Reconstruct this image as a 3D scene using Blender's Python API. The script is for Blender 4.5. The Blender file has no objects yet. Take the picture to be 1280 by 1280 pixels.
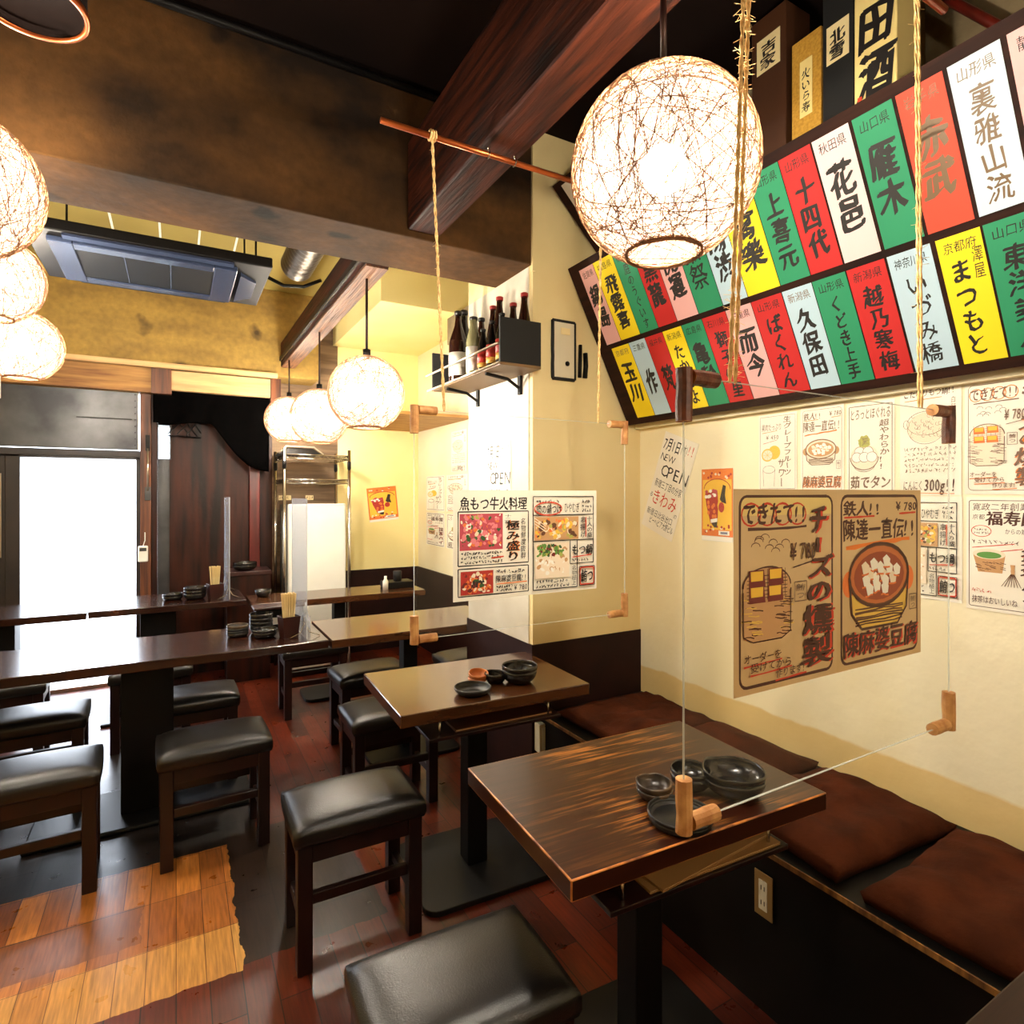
import bpy, bmesh, math, random
from mathutils import Vector, Matrix, noise as mnoise

S = bpy.context.scene
COL = S.collection
PI = math.pi
rnd = random.Random(7)

# ------------------------------------------------------------------ camera, world, light, exposure
cam_d = bpy.data.cameras.new('camera')
cam_d.sensor_width = 36.0
cam_d.lens = 36.0 * 739.0 / 1280.0
cam_d.shift_y = -23.0 / 1280.0
cam_d.clip_start = 0.02
cam = bpy.data.objects.new('camera', cam_d)
cam.location = (0, 0, 1.42)
cam.rotation_euler = (PI / 2, 0, -math.radians(29.6))
COL.objects.link(cam)
S.camera = cam

LAMP_GLOW = 1.3           # faint glow of the thin liner inside the woven lamps
BULB = 1150.0             # radiance of the bulb in each woven lamp
LAMP_COL = (1.0, 0.90, 0.74)

W = bpy.data.worlds.new('daylight'); S.world = W
W.use_nodes = True
_bg = W.node_tree.nodes['Background']
_bg.inputs['Color'].default_value = (0.80, 0.88, 1.0, 1)
_bg.inputs['Strength'].default_value = 16.0

sun_d = bpy.data.lights.new('sun', 'SUN'); sun_d.energy = 14.0; sun_d.angle = 0.02; sun_d.color = (1, .97, .9)
sun = bpy.data.objects.new('sun', sun_d); COL.objects.link(sun)
sun.rotation_euler = (math.radians(38), 0, math.radians(25))
sun.location = (0, 9, 6)

S.view_settings.view_transform = 'Standard'
S.view_settings.look = 'None'
S.view_settings.gamma = 1.0
S.view_settings.use_curve_mapping = False
S.view_settings.exposure = 0.02
S.cycles.use_denoising = True
S.cycles.max_bounces = 10
S.cycles.diffuse_bounces = 4
S.cycles.glossy_bounces = 4
S.cycles.transparent_max_bounces = 24
S.cycles.sample_clamp_indirect = 6.0
S.cycles.caustics_reflective = False
S.cycles.caustics_refractive = False

# ------------------------------------------------------------------ materials
def lin(c):
    return tuple(((x / 255.0) / 12.92 if x / 255.0 <= 0.04045 else ((x / 255.0 + 0.055) / 1.055) ** 2.4) for x in c)

def M(name, c1, c2=None, scale=(1, 1, 1), nscale=6.0, detail=5.0, ramp=(0.35, 0.65), rough=0.5, metal=0.0,
      bump=0.0, bscale=40.0, bvec=(1, 1, 1), spec=0.5, coat=0.0, emit=None, estr=0.0, rvar=0.0, distort=0.0, spots=0.0):
    m = bpy.data.materials.new(name); m.use_nodes = True
    nt = m.node_tree; N = nt.nodes; L = nt.links
    b = N['Principled BSDF']
    b.inputs['Roughness'].default_value = rough
    b.inputs['Metallic'].default_value = metal
    b.inputs['Specular IOR Level'].default_value = spec
    b.inputs['Coat Weight'].default_value = coat
    b.inputs['Coat Roughness'].default_value = 0.12
    c1l = lin(c1) + (1,)
    b.inputs['Base Color'].default_value = c1l
    if emit:
        b.inputs['Emission Color'].default_value = emit + (1,)
        b.inputs['Emission Strength'].default_value = estr
    if c2 or bump or rvar:
        tc = N.new('ShaderNodeTexCoord')
    if c2 or rvar:
        mp = N.new('ShaderNodeMapping'); mp.inputs['Scale'].default_value = scale
        L.new(tc.outputs['Object'], mp.inputs['Vector'])
        nz = N.new('ShaderNodeTexNoise'); nz.inputs['Scale'].default_value = nscale
        nz.inputs['Detail'].default_value = detail; nz.inputs['Distortion'].default_value = distort
        L.new(mp.outputs['Vector'], nz.inputs['Vector'])
        if c2:
            rp = N.new('ShaderNodeValToRGB')
            rp.color_ramp.elements[0].position = ramp[0]; rp.color_ramp.elements[0].color = c1l
            rp.color_ramp.elements[1].position = ramp[1]; rp.color_ramp.elements[1].color = lin(c2) + (1,)
            L.new(nz.outputs['Fac'], rp.inputs['Fac']); L.new(rp.outputs['Color'], b.inputs['Base Color'])
        if rvar:
            mr = N.new('ShaderNodeMapRange'); mr.inputs[3].default_value = max(0.02, rough - rvar); mr.inputs[4].default_value = rough + rvar
            L.new(nz.outputs['Fac'], mr.inputs[0]); L.new(mr.outputs[0], b.inputs['Roughness'])
    if spots:
        vo = N.new('ShaderNodeTexVoronoi'); vo.inputs['Scale'].default_value = spots; vo.inputs['Randomness'].default_value = 1.0
        ns = N.new('ShaderNodeTexNoise'); ns.inputs['Scale'].default_value = 9; L.new(tc.outputs['Object'], ns.inputs['Vector'])
        va = N.new('ShaderNodeVectorMath'); va.operation = 'MULTIPLY_ADD'; va.inputs[1].default_value = (.12, .12, .12)
        L.new(ns.outputs['Color'], va.inputs[0]); L.new(tc.outputs['Object'], va.inputs[2]); L.new(va.outputs[0], vo.inputs['Vector'])
        r9 = N.new('ShaderNodeValToRGB'); r9.color_ramp.elements[0].position = .10; r9.color_ramp.elements[0].color = (.18, .16, .14, 1); r9.color_ramp.elements[1].position = .17; r9.color_ramp.elements[1].color = (1, 1, 1, 1)
        L.new(vo.outputs['Distance'], r9.inputs['Fac'])
        nf = N.new('ShaderNodeTexNoise'); nf.inputs['Scale'].default_value = 26; nf.inputs['Detail'].default_value = 8; L.new(tc.outputs['Object'], nf.inputs['Vector'])
        r8 = N.new('ShaderNodeMapRange'); r8.inputs[1].default_value = .3; r8.inputs[2].default_value = .7; r8.inputs[3].default_value = .82; r8.inputs[4].default_value = 1.15; L.new(nf.outputs['Fac'], r8.inputs[0])
        m7 = N.new('ShaderNodeMix'); m7.data_type = 'RGBA'; m7.blend_type = 'MULTIPLY'; m7.inputs[0].default_value = 1; L.new(rp.outputs['Color'], m7.inputs[6]); L.new(r9.outputs['Color'], m7.inputs[7])
        m8 = N.new('ShaderNodeMix'); m8.data_type = 'RGBA'; m8.blend_type = 'MULTIPLY'; m8.inputs[0].default_value = 1; L.new(m7.outputs[2], m8.inputs[6]); L.new(r8.outputs[0], m8.inputs[7])
        L.new(m8.outputs[2], b.inputs['Base Color'])
    if bump:
        mp2 = N.new('ShaderNodeMapping'); mp2.inputs['Scale'].default_value = bvec
        L.new(tc.outputs['Object'], mp2.inputs['Vector'])
        n2 = N.new('ShaderNodeTexNoise'); n2.inputs['Scale'].default_value = bscale; n2.inputs['Detail'].default_value = 4
        L.new(mp2.outputs['Vector'], n2.inputs['Vector'])
        bp = N.new('ShaderNodeBump'); bp.inputs['Strength'].default_value = bump; bp.inputs['Distance'].default_value = 0.01
        L.new(n2.outputs['Fac'], bp.inputs['Height']); L.new(bp.outputs['Normal'], b.inputs['Normal'])
    return m

def flat(name, c, rough=0.7, **k):
    return M(name, c, rough=rough, **k)

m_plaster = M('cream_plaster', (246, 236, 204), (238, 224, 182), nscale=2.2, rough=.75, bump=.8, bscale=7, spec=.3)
def tan_lower_band(m, z, col):     # tan tint below the given height, with a ragged upper edge
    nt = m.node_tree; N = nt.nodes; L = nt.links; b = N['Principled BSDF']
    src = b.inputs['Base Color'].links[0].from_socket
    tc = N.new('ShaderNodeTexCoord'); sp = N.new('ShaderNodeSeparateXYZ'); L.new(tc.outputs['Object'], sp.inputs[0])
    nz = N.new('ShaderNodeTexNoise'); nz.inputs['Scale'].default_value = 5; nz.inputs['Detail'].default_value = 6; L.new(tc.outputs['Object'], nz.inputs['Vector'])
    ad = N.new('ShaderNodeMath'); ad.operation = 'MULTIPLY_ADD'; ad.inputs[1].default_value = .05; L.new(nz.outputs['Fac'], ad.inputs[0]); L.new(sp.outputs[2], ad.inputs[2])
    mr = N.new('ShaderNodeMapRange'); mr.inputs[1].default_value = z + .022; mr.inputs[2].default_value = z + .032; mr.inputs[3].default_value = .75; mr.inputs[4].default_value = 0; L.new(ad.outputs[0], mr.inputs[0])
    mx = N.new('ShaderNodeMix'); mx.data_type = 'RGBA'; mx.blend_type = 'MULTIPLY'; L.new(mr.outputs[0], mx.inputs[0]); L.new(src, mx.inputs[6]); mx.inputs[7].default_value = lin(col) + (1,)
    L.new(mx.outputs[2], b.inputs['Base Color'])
tan_lower_band(m_plaster, .575, (232, 204, 140))
m_plaster_col = M('column_plaster', (232, 212, 160), (218, 194, 138), nscale=1.6, rough=.75, bump=.25, bscale=7, spec=.3)
m_white_paint = M('white_painted_face', (206, 199, 184), (192, 182, 162), nscale=4, rough=.6, bump=.3, bscale=14)
m_yellow = M('yellow_plaster', (250, 236, 172), (246, 228, 154), nscale=1.5, rough=.7, bump=.12, bscale=8)
m_dado = M('dark_brown_dado', (40, 16, 12), (30, 12, 9), nscale=5, spec=.2, rough=.6, bump=.1, bscale=20)
m_concrete = M('stained_concrete', (86, 56, 25), (28, 18, 10), scale=(1, 1, 1.6), nscale=2.4, detail=10, ramp=(.3, .68), rough=.85, spec=.2, bump=.5, bscale=14, spots=2.6)
m_concrete_y = M('yellowed_concrete', (158, 126, 56), (112, 86, 36), scale=(1, 1, 2.5), nscale=2.0, detail=8, ramp=(.3, .7), rough=.8, bump=.3, bscale=12, spots=2.0)
m_concrete_g = M('bare_concrete', (150, 132, 98), (96, 80, 54), nscale=4, detail=9, rough=.85, bump=.8, bscale=10)
m_ceil = M('dark_brown_ceiling', (22, 10, 6), (14, 6, 4), nscale=2, rough=.9, spec=.1)
m_ceil_o = M('olive_ceiling', (150, 132, 66), (134, 116, 56), nscale=1.5, rough=.8)
m_beam = M('red_brown_timber', (68, 27, 10), (20, 7, 4), scale=(14, 1.2, 14), nscale=3, detail=6, spec=.15, rough=.6, bump=.35, bscale=10, bvec=(10, .6, 10))
m_beam_pale = M('pale_timber', (118, 78, 50), (54, 24, 12), scale=(22, 1.2, 22), nscale=3, detail=6, rough=.6, bump=.6, bscale=10, bvec=(14, .5, 14))
m_wallwood = M('stained_boards', (58, 22, 8), (20, 8, 4), scale=(7, 7, .7), nscale=2.2, detail=7, spec=.25, rough=.45, bump=.1, bscale=20)
m_redwood = M('red_post', (96, 24, 14), (60, 16, 10), scale=(6, 6, .6), nscale=3, rough=.35)
m_post = M('brown_post', (112, 62, 30), (58, 28, 14), scale=(16, 16, .8), nscale=2.5, rough=.5)
m_header = M('header_boards', (176, 128, 64), (118, 74, 32), scale=(.8, 6, 9), nscale=3, rough=.6)
m_headpale = M('pale_board', (206, 170, 118), (180, 138, 90), scale=(.8, 6, 9), nscale=3, rough=.6)
m_greywood = M('grey_boards', (128, 104, 78), (92, 72, 52), scale=(.8, 4, 8), nscale=3, rough=.7)
m_ply = M('plywood', (206, 158, 90), (176, 124, 64), scale=(1.5, 9, 9), nscale=3, rough=.6)
m_steel = M('dark_steel_sheet', (92, 92, 92), (58, 58, 60), nscale=3, detail=8, rough=.38, metal=.75, rvar=.1, bump=.06, bscale=4)
m_black = M('black_paint', (8, 6, 6), (12, 9, 8), nscale=6, rough=.5, spec=.2)
m_blackmatte = flat('black_matte', (10, 9, 9), rough=.7)
m_cloth_black = M('black_cloth', (3, 3, 3), (6, 5, 5), nscale=30, rough=1.0, spec=.0)
m_doorframe = M('dark_door_frame', (40, 30, 26), (26, 20, 18), nscale=4, rough=.45)
m_leather = M('black_leather', (15, 12, 10), (20, 16, 13), nscale=25, rough=.33, bump=.12, bscale=300, spec=.55)
m_stoolwood = M('dark_red_stain', (34, 11, 7), (20, 6, 5), scale=(6, 6, 1), nscale=4, rough=.34, spec=.5)
m_scuff = flat('worn_edge', (150, 84, 40), rough=.6)
m_cushion = M('brown_cotton', (76, 35, 17), (58, 26, 12), nscale=12, rough=.95, spec=.1, bump=.25, bscale=90)
m_bench = M('black_bench', (9, 7, 6), (15, 11, 8), nscale=5, rough=.5, spec=.2)
m_edge_gold = M('worn_bench_edge', (150, 104, 48), (84, 52, 22), scale=(1, 6, 1), nscale=8, rough=.6)
m_plate_black = M('black_plate_steel', (11, 10, 10), (18, 16, 15), nscale=5, rough=.42, spec=.3)
m_ceramic = M('black_glaze', (14, 13, 13), (30, 26, 22), nscale=14, rough=.24, bump=.12, bscale=50, spec=.6)
m_ceramic_m = M('black_matte_glaze', (16, 15, 15), (26, 24, 22), nscale=12, rough=.4, bump=.1, bscale=60)
m_ceramic_r = M('brown_rim_glaze', (44, 36, 30), (110, 84, 56), nscale=10, ramp=(.45, .7), rough=.3, bump=.15, bscale=50)
m_tan_cup = M('tan_saucer_glaze', (206, 128, 70), (172, 92, 44), nscale=9, rough=.45)
m_stick = M('peeled_branch', (206, 152, 92), (166, 108, 56), scale=(6, 6, 6), nscale=6, rough=.6, bump=.3, bscale=40)
m_stick_dark = M('bark_branch', (112, 54, 26), (70, 32, 16), scale=(5, 5, 5), nscale=7, rough=.5, bump=.5, bscale=40)
m_copper = M('copper_tube', (198, 104, 52), (150, 70, 34), nscale=8, rough=.3, metal=.8)
m_rope = M('jute_rope', (224, 190, 132), (190, 148, 92), nscale=120, rough=.95, spec=.1)
m_chrome = flat('chrome_wire', (200, 196, 188), rough=.18, metal=1.0)
m_alu = flat('brushed_rail', (190, 178, 160), rough=.3, metal=.9)
m_white = M('white_enamel', (238, 236, 226), (230, 228, 216), nscale=3, rough=.35)
m_grey_dark = flat('dark_gasket', (52, 52, 50), rough=.5)
m_acw = flat('cassette_shade_grey', (46, 55, 76), rough=.25)  # white unit, with dim bluish light put into its colour
m_acd = M('cassette_grille', (6, 6, 6), (3, 3, 3), scale=(220, 4, 4), nscale=1.0, rough=.6, spec=.2)
m_holder = M('brown_lacquer', (54, 22, 16), (44, 17, 12), nscale=5, rough=.35)
m_chop = M('pale_bamboo', (232, 206, 146), (214, 180, 112), scale=(20, 20, 2), nscale=6, rough=.6)
m_bottle_br = M('brown_bottle_glass', (34, 14, 8), rough=.08, spec=.7)
m_bottle_bk = M('dark_bottle_glass', (10, 10, 9), rough=.07, spec=.7)
m_bottle_gr = M('frosted_green_glass', (120, 116, 84), rough=.25)
m_cap_red = flat('red_cap', (140, 30, 28), rough=.4)
m_cap_black = flat('black_cap', (16, 14, 14), rough=.35)
m_label_w = flat('white_label', (222, 216, 204), rough=.6)
m_label_r = flat('red_label', (158, 34, 26), rough=.5)
m_label_g = flat('gold_label', (206, 158, 72), rough=.45)
m_paper = M('white_paper', (246, 240, 226), (240, 232, 214), nscale=4, rough=.8)
m_paper_tan = M('tan_paper', (214, 184, 138), (202, 168, 118), nscale=3, rough=.7)
m_paper_l = M('laminated_white', (240, 234, 218), rough=.35)
m_board = M('dark_board_frame', (46, 22, 13), (28, 13, 9), scale=(9, .8, 9), nscale=4, rough=.7, spec=.15)
m_ink = flat('black_ink', (22, 16, 14), rough=.6)
m_ink_b = flat('brown_ink', (74, 34, 18), rough=.6)
m_ink_f = flat('faded_ink', (120, 92, 74), rough=.7)
m_ink_gold = flat('gold_ink', (104, 78, 44), rough=.5)
m_redmark = flat('red_marker', (204, 62, 34), rough=.7)
m_orangemark = flat('orange_marker', (232, 126, 48), rough=.7)
m_greenmark = flat('green_marker', (96, 150, 70), rough=.7)
m_yel = flat('yellow_paper', (236, 208, 10), rough=.7)
m_red = flat('red_paper', (186, 26, 24), rough=.7)
m_grn = flat('green_paper', (30, 134, 92), rough=.7)
m_pnk = flat('pink_paper', (222, 168, 164), rough=.7)
m_pkw = flat('pale_pink_paper', (232, 196, 194), rough=.7)
m_blu = flat('pale_blue_paper', (176, 202, 216), rough=.7)
m_wht = flat('ice_white_paper', (190, 208, 218), rough=.7)
m_outlet = flat('brass_plate', (168, 136, 84), rough=.4, metal=.6)
m_ivory = flat('ivory_plastic', (214, 204, 178), rough=.4)
m_boxbrown = M('brown_carton', (70, 38, 16), (54, 28, 12), nscale=3, rough=.55)
m_boxgold = M('gold_carton', (196, 150, 62), (168, 122, 44), scale=(40, 40, 40), nscale=3, rough=.4)
m_boxcream = flat('cream_carton', (232, 208, 136), rough=.5)
m_labelcream = flat('cream_label', (230, 210, 156), rough=.6)

def m_emit(name, col, s):
    m = bpy.data.materials.new(name); m.use_nodes = True
    nt = m.node_tree; nt.nodes.clear()
    e = nt.nodes.new('ShaderNodeEmission'); o = nt.nodes.new('ShaderNodeOutputMaterial')
    e.inputs['Color'].default_value = col + (1,); e.inputs['Strength'].default_value = s
    nt.links.new(e.outputs[0], o.inputs['Surface'])
    return m
m_glow = m_emit('lamp_glow', LAMP_COL, LAMP_GLOW)
_n = m_glow.node_tree.nodes; _e = [x for x in _n if x.type == 'EMISSION'][0]; _o = [x for x in _n if x.type == 'OUTPUT_MATERIAL'][0]
_t = _n.new('ShaderNodeBsdfTransparent'); _t.inputs[0].default_value = (.92, .92, .92, 1); _a = _n.new('ShaderNodeAddShader')
m_glow.node_tree.links.new(_e.outputs[0], _a.inputs[0]); m_glow.node_tree.links.new(_t.outputs[0], _a.inputs[1]); m_glow.node_tree.links.new(_a.outputs[0], _o.inputs['Surface'])
m_bulb = m_emit('bulb_glow', LAMP_COL, BULB)
m_exit = m_emit('exit_glow', (.25, .85, .7), 2.0)

def m_clear(name, tint, haze, hazecol, f=0.06):
    m = bpy.data.materials.new(name); m.use_nodes = True
    nt = m.node_tree; N = nt.nodes; L = nt.links; N.clear()
    o = N.new('ShaderNodeOutputMaterial')
    t = N.new('ShaderNodeBsdfTransparent'); t.inputs[0].default_value = tint + (1,)
    g = N.new('ShaderNodeBsdfGlossy'); g.inputs['Roughness'].default_value = .03
    d = N.new('ShaderNodeBsdfDiffuse'); d.inputs[0].default_value = hazecol + (1,)
    fr = N.new('ShaderNodeFresnel'); fr.inputs['IOR'].default_value = 1.3
    ge = N.new('ShaderNodeNewGeometry'); iv = N.new('ShaderNodeMath'); iv.operation = 'SUBTRACT'; iv.inputs[0].default_value = 1.0; L.new(ge.outputs['Backfacing'], iv.inputs[1])
    mu = N.new('ShaderNodeMath'); mu.operation = 'MULTIPLY'; L.new(fr.outputs[0], mu.inputs[0]); L.new(iv.outputs[0], mu.inputs[1])
    mx = N.new('ShaderNodeMixShader'); L.new(mu.outputs[0], mx.inputs[0]); L.new(t.outputs[0], mx.inputs[1]); L.new(g.outputs[0], mx.inputs[2])
    m2 = N.new('ShaderNodeMixShader'); m2.inputs[0].default_value = haze
    L.new(mx.outputs[0], m2.inputs[1]); L.new(d.outputs[0], m2.inputs[2]); L.new(m2.outputs[0], o.inputs['Surface'])
    return m
m_acrylic = m_clear('clear_acrylic', (.985, .99, .985), .012, (.9, .85, .7))
m_acr_edge = m_clear('acrylic_edge', (.9, .93, .9), .35, (.85, .85, .8))
m_acr_haze = m_clear('hazy_acrylic', (.88, .91, .97), .24, (.75, .78, .9))
m_glass = m_clear('door_glass', (.25, .24, .24), .05, (.1, .1, .1))

def m_fibre_make():
    m = bpy.data.materials.new('rattan_fibre'); m.use_nodes = True
    nt = m.node_tree; N = nt.nodes; L = nt.links; N.clear()
    o = N.new('ShaderNodeOutputMaterial')
    d = N.new('ShaderNodeBsdfDiffuse'); d.inputs[0].default_value = lin((138, 98, 70)) + (1,)
    t = N.new('ShaderNodeBsdfTranslucent'); t.inputs[0].default_value = lin((226, 208, 190)) + (1,)
    mx = N.new('ShaderNodeMixShader'); mx.inputs[0].default_value = .2
    L.new(d.outputs[0], mx.inputs[1]); L.new(t.outputs[0], mx.inputs[2]); L.new(mx.outputs[0], o.inputs['Surface'])
    return m
m_fibre = m_fibre_make()

def m_tabletop(name, base, worn, amount, rough, ramp=(.52, .66), coat=.6, ior=1.62, patch=False):
    m = bpy.data.materials.new(name); m.use_nodes = True
    nt = m.node_tree; N = nt.nodes; L = nt.links
    b = N['Principled BSDF']; b.inputs['Roughness'].default_value = rough; b.inputs['IOR'].default_value = ior; b.inputs['Coat Weight'].default_value = coat; b.inputs['Coat Roughness'].default_value = .1
    tc = N.new('ShaderNodeTexCoord')
    def nz(scale, vec, det=6):
        mp = N.new('ShaderNodeMapping'); mp.inputs['Scale'].default_value = vec
        L.new(tc.outputs['Object'], mp.inputs['Vector'])
        n = N.new('ShaderNodeTexNoise'); n.inputs['Scale'].default_value = scale; n.inputs['Detail'].default_value = det
        L.new(mp.outputs['Vector'], n.inputs['Vector']); return n
    g = nz(3, (1.8, 60, 10)); w = nz(2.4, (2.2, 30, 3), 9)
    r1 = N.new('ShaderNodeValToRGB'); r1.color_ramp.elements[0].position = .3; r1.color_ramp.elements[1].position = .7
    r1.color_ramp.elements[0].color = lin(base) + (1,)
    r1.color_ramp.elements[1].color = tuple(x * 1.7 for x in lin(base)) + (1,)
    L.new(g.outputs['Fac'], r1.inputs['Fac'])
    r2 = N.new('ShaderNodeValToRGB'); r2.color_ramp.elements[0].position = ramp[0]; r2.color_ramp.elements[1].position = ramp[1]
    r2.color_ramp.elements[0].color = (0, 0, 0, 1); r2.color_ramp.elements[1].color = (amount, amount, amount, 1)
    L.new(w.outputs['Fac'], r2.inputs['Fac'])
    g2 = N.new('ShaderNodeMath'); g2.operation = 'MULTIPLY'; L.new(r2.outputs['Color'], g2.inputs[0])
    r3 = N.new('ShaderNodeMapRange'); r3.inputs[1].default_value = .35; r3.inputs[2].default_value = .6; L.new(g.outputs['Fac'], r3.inputs[0])
    L.new(r3.outputs[0], g2.inputs[1])
    if patch:
        pz = nz(2.2, (1, 1.5, 1), 2); pz.inputs['Vector'].links[0].from_node.inputs['Location'].default_value = (.9, .6, 0); pr = N.new('ShaderNodeMapRange'); pr.inputs[1].default_value = .30; pr.inputs[2].default_value = .52; L.new(pz.outputs['Fac'], pr.inputs[0])
        g5 = N.new('ShaderNodeMath'); g5.operation = 'MULTIPLY'; L.new(g2.outputs[0], g5.inputs[0]); L.new(pr.outputs[0], g5.inputs[1])
        so = N.new('ShaderNodeSeparateXYZ'); L.new(tc.outputs['Object'], so.inputs[0])
        ab = N.new('ShaderNodeMath'); ab.operation = 'ABSOLUTE'; L.new(so.outputs[0], ab.inputs[0])
        fo = N.new('ShaderNodeMapRange'); fo.inputs[1].default_value = .34; fo.inputs[2].default_value = .12; fo.inputs[3].default_value = .15; L.new(ab.outputs[0], fo.inputs[0])
        g7 = N.new('ShaderNodeMath'); g7.operation = 'MULTIPLY'; L.new(g5.outputs[0], g7.inputs[0]); L.new(fo.outputs[0], g7.inputs[1]); g5 = g7
        gn = N.new('ShaderNodeNewGeometry'); sp = N.new('ShaderNodeSeparateXYZ'); L.new(gn.outputs['True Normal'], sp.inputs[0])
        g6 = N.new('ShaderNodeMath'); g6.operation = 'GREATER_THAN'; g6.inputs[1].default_value = .8; L.new(sp.outputs[2], g6.inputs[0])
        g2 = N.new('ShaderNodeMath'); g2.operation = 'MULTIPLY'; L.new(g5.outputs[0], g2.inputs[0]); L.new(g6.outputs[0], g2.inputs[1])
    mx = N.new('ShaderNodeMix'); mx.data_type = 'RGBA'
    L.new(g2.outputs[0], mx.inputs[0]); L.new(r1.outputs['Color'], mx.inputs[6]); mx.inputs[7].default_value = lin(worn) + (1,)
    L.new(mx.outputs[2], b.inputs['Base Color'])
    return m
m_top_worn = m_tabletop('worn_dark_tabletop', (38, 14, 6), (176, 110, 48), .95, .3, ramp=(.50, .58), coat=.1, ior=1.38, patch=True)
m_top_corner = m_tabletop('dull_dark_tabletop', (34, 13, 7), (70, 32, 16), .4, .42, coat=0, ior=1.35)
m_top_dark = m_tabletop('glossy_dark_tabletop', (34, 14, 8), (92, 46, 24), .5, .2, coat=.5)
m_top_mid = m_tabletop('brown_tabletop', (62, 34, 16), (104, 62, 30), .3, .22, (.6, .7))

def m_floor_make():
    m = bpy.data.materials.new('patched_floor'); m.use_nodes = True
    nt = m.node_tree; N = nt.nodes; L = nt.links
    b = N['Principled BSDF']; b.inputs['Roughness'].default_value = .3
    tc = N.new('ShaderNodeTexCoord')
    sep = N.new('ShaderNodeSeparateXYZ'); L.new(tc.outputs['Object'], sep.inputs[0])
    def math_(op, a, b_=None, clamp=False):
        n = N.new('ShaderNodeMath'); n.operation = op; n.use_clamp = clamp
        for i, v in enumerate((a, b_)):
            if v is None: continue
            if isinstance(v, (int, float)): n.inputs[i].default_value = v
            else: L.new(v, n.inputs[i])
        return n.outputs[0]
    def mix(f, a, c):
        n = N.new('ShaderNodeMix'); n.data_type = 'RGBA'; L.new(f, n.inputs[0])
        for i, v in ((6, a), (7, c)):
            if isinstance(v, tuple): n.inputs[i].default_value = lin(v) + (1,)
            else: L.new(v, n.inputs[i])
        return n.outputs[2]
    def brick(c1, c2, mort, w, h, off, dy, msize):
        cb = N.new('ShaderNodeCombineXYZ')
        L.new(math_('ADD', sep.outputs[1], dy), cb.inputs[0]); L.new(sep.outputs[0], cb.inputs[1])
        k = N.new('ShaderNodeTexBrick'); k.inputs['Scale'].default_value = 1.0
        k.inputs['Color1'].default_value = lin(c1) + (1,); k.inputs['Color2'].default_value = lin(c2) + (1,); k.inputs['Mortar'].default_value = lin(mort) + (1,)
        k.inputs['Brick Width'].default_value = w; k.inputs['Row Height'].default_value = h
        k.inputs['Mortar Size'].default_value = msize; k.inputs['Bias'].default_value = -.1; k.offset = off
        L.new(cb.outputs[0], k.inputs['Vector']); return k.outputs['Color']
    nz = N.new('ShaderNodeTexNoise'); nz.inputs['Scale'].default_value = 14; nz.inputs['Detail'].default_value = 6
    L.new(tc.outputs['Object'], nz.inputs['Vector'])
    jag = math_('MULTIPLY', math_('SUBTRACT', nz.outputs['Fac'], .5), .05)
    X = math_('ADD', sep.outputs[0], jag); Y = math_('ADD', sep.outputs[1], math_('MULTIPLY', jag, .6))
    red = brick((100, 36, 14), (56, 18, 8), (24, 9, 5), .62, .085, .37, .1, .0018)
    org = brick((186, 116, 50), (128, 68, 28), (70, 36, 15), .245, .078, 0.0, .055, .0012)
    yel = brick((206, 152, 80), (176, 116, 52), (110, 70, 30), .245, .078, 0.0, .055, .0012)
    brd = brick((148, 88, 38), (122, 70, 30), (50, 26, 12), .245, .9, 0.0, .055, .002)
    drk = brick((46, 30, 20), (36, 24, 17), (20, 14, 10), .3, .3, .5, 0, .002)
    slate = brick((44, 36, 32), (30, 24, 22), (18, 14, 12), .45, .45, .3, .2, .003)
    gt = lambda v, t: math_('GREATER_THAN', v, t)
    lt = lambda v, t: math_('LESS_THAN', v, t)
    AND = lambda a, c: math_('MULTIPLY', a, c)
    col = red
    # left half: old slate strip by the counter, orange block parquet in front
    col = mix(AND(lt(X, .30), AND(gt(Y, 2.65), lt(Y, 3.9))), col, slate)
    col = mix(AND(AND(gt(X, .178), lt(X, .62)), AND(gt(Y, 1.95), lt(Y, 2.72))), col, drk)
    inl = lt(X, .178)
    col = mix(AND(inl, AND(gt(Y, 2.40), lt(Y, 2.65))), col, org)
    col = mix(AND(inl, AND(gt(Y, 2.15), lt(Y, 2.402))), col, org)
    col = mix(AND(lt(X, -.10), AND(gt(Y, 2.20), lt(Y, 2.402))), col, brd)
    col = mix(AND(inl, AND(gt(Y, 1.93), lt(Y, 2.152))), col, yel)
    # grain
    g = N.new('ShaderNodeTexNoise'); mp = N.new('ShaderNodeMapping'); mp.inputs['Scale'].default_value = (30, 2.2, 1)
    L.new(tc.outputs['Object'], mp.inputs['Vector']); L.new(mp.outputs['Vector'], g.inputs['Vector']); g.inputs['Scale'].default_value = 4; g.inputs['Detail'].default_value = 5
    hs = N.new('ShaderNodeHueSaturation'); L.new(col, hs.inputs['Color'])
    vr = N.new('ShaderNodeMapRange'); vr.inputs[1].default_value = .25; vr.inputs[2].default_value = .75; vr.inputs[3].default_value = .62; vr.inputs[4].default_value = 1.35
    L.new(g.outputs['Fac'], vr.inputs[0]); L.new(vr.outputs[0], hs.inputs['Value'])
    L.new(hs.outputs['Color'], b.inputs['Base Color'])
    rr = N.new('ShaderNodeMapRange'); rr.inputs[3].default_value = .2; rr.inputs[4].default_value = .42
    L.new(nz.outputs['Fac'], rr.inputs[0]); L.new(rr.outputs[0], b.inputs['Roughness'])
    bp = N.new('ShaderNodeBump'); bp.inputs['Strength'].default_value = .12; bp.inputs['Distance'].default_value = .004
    L.new(nz.outputs['Fac'], bp.inputs['Height']); L.new(bp.outputs['Normal'], b.inputs['Normal'])
    return m
m_floor = m_floor_make()

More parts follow.
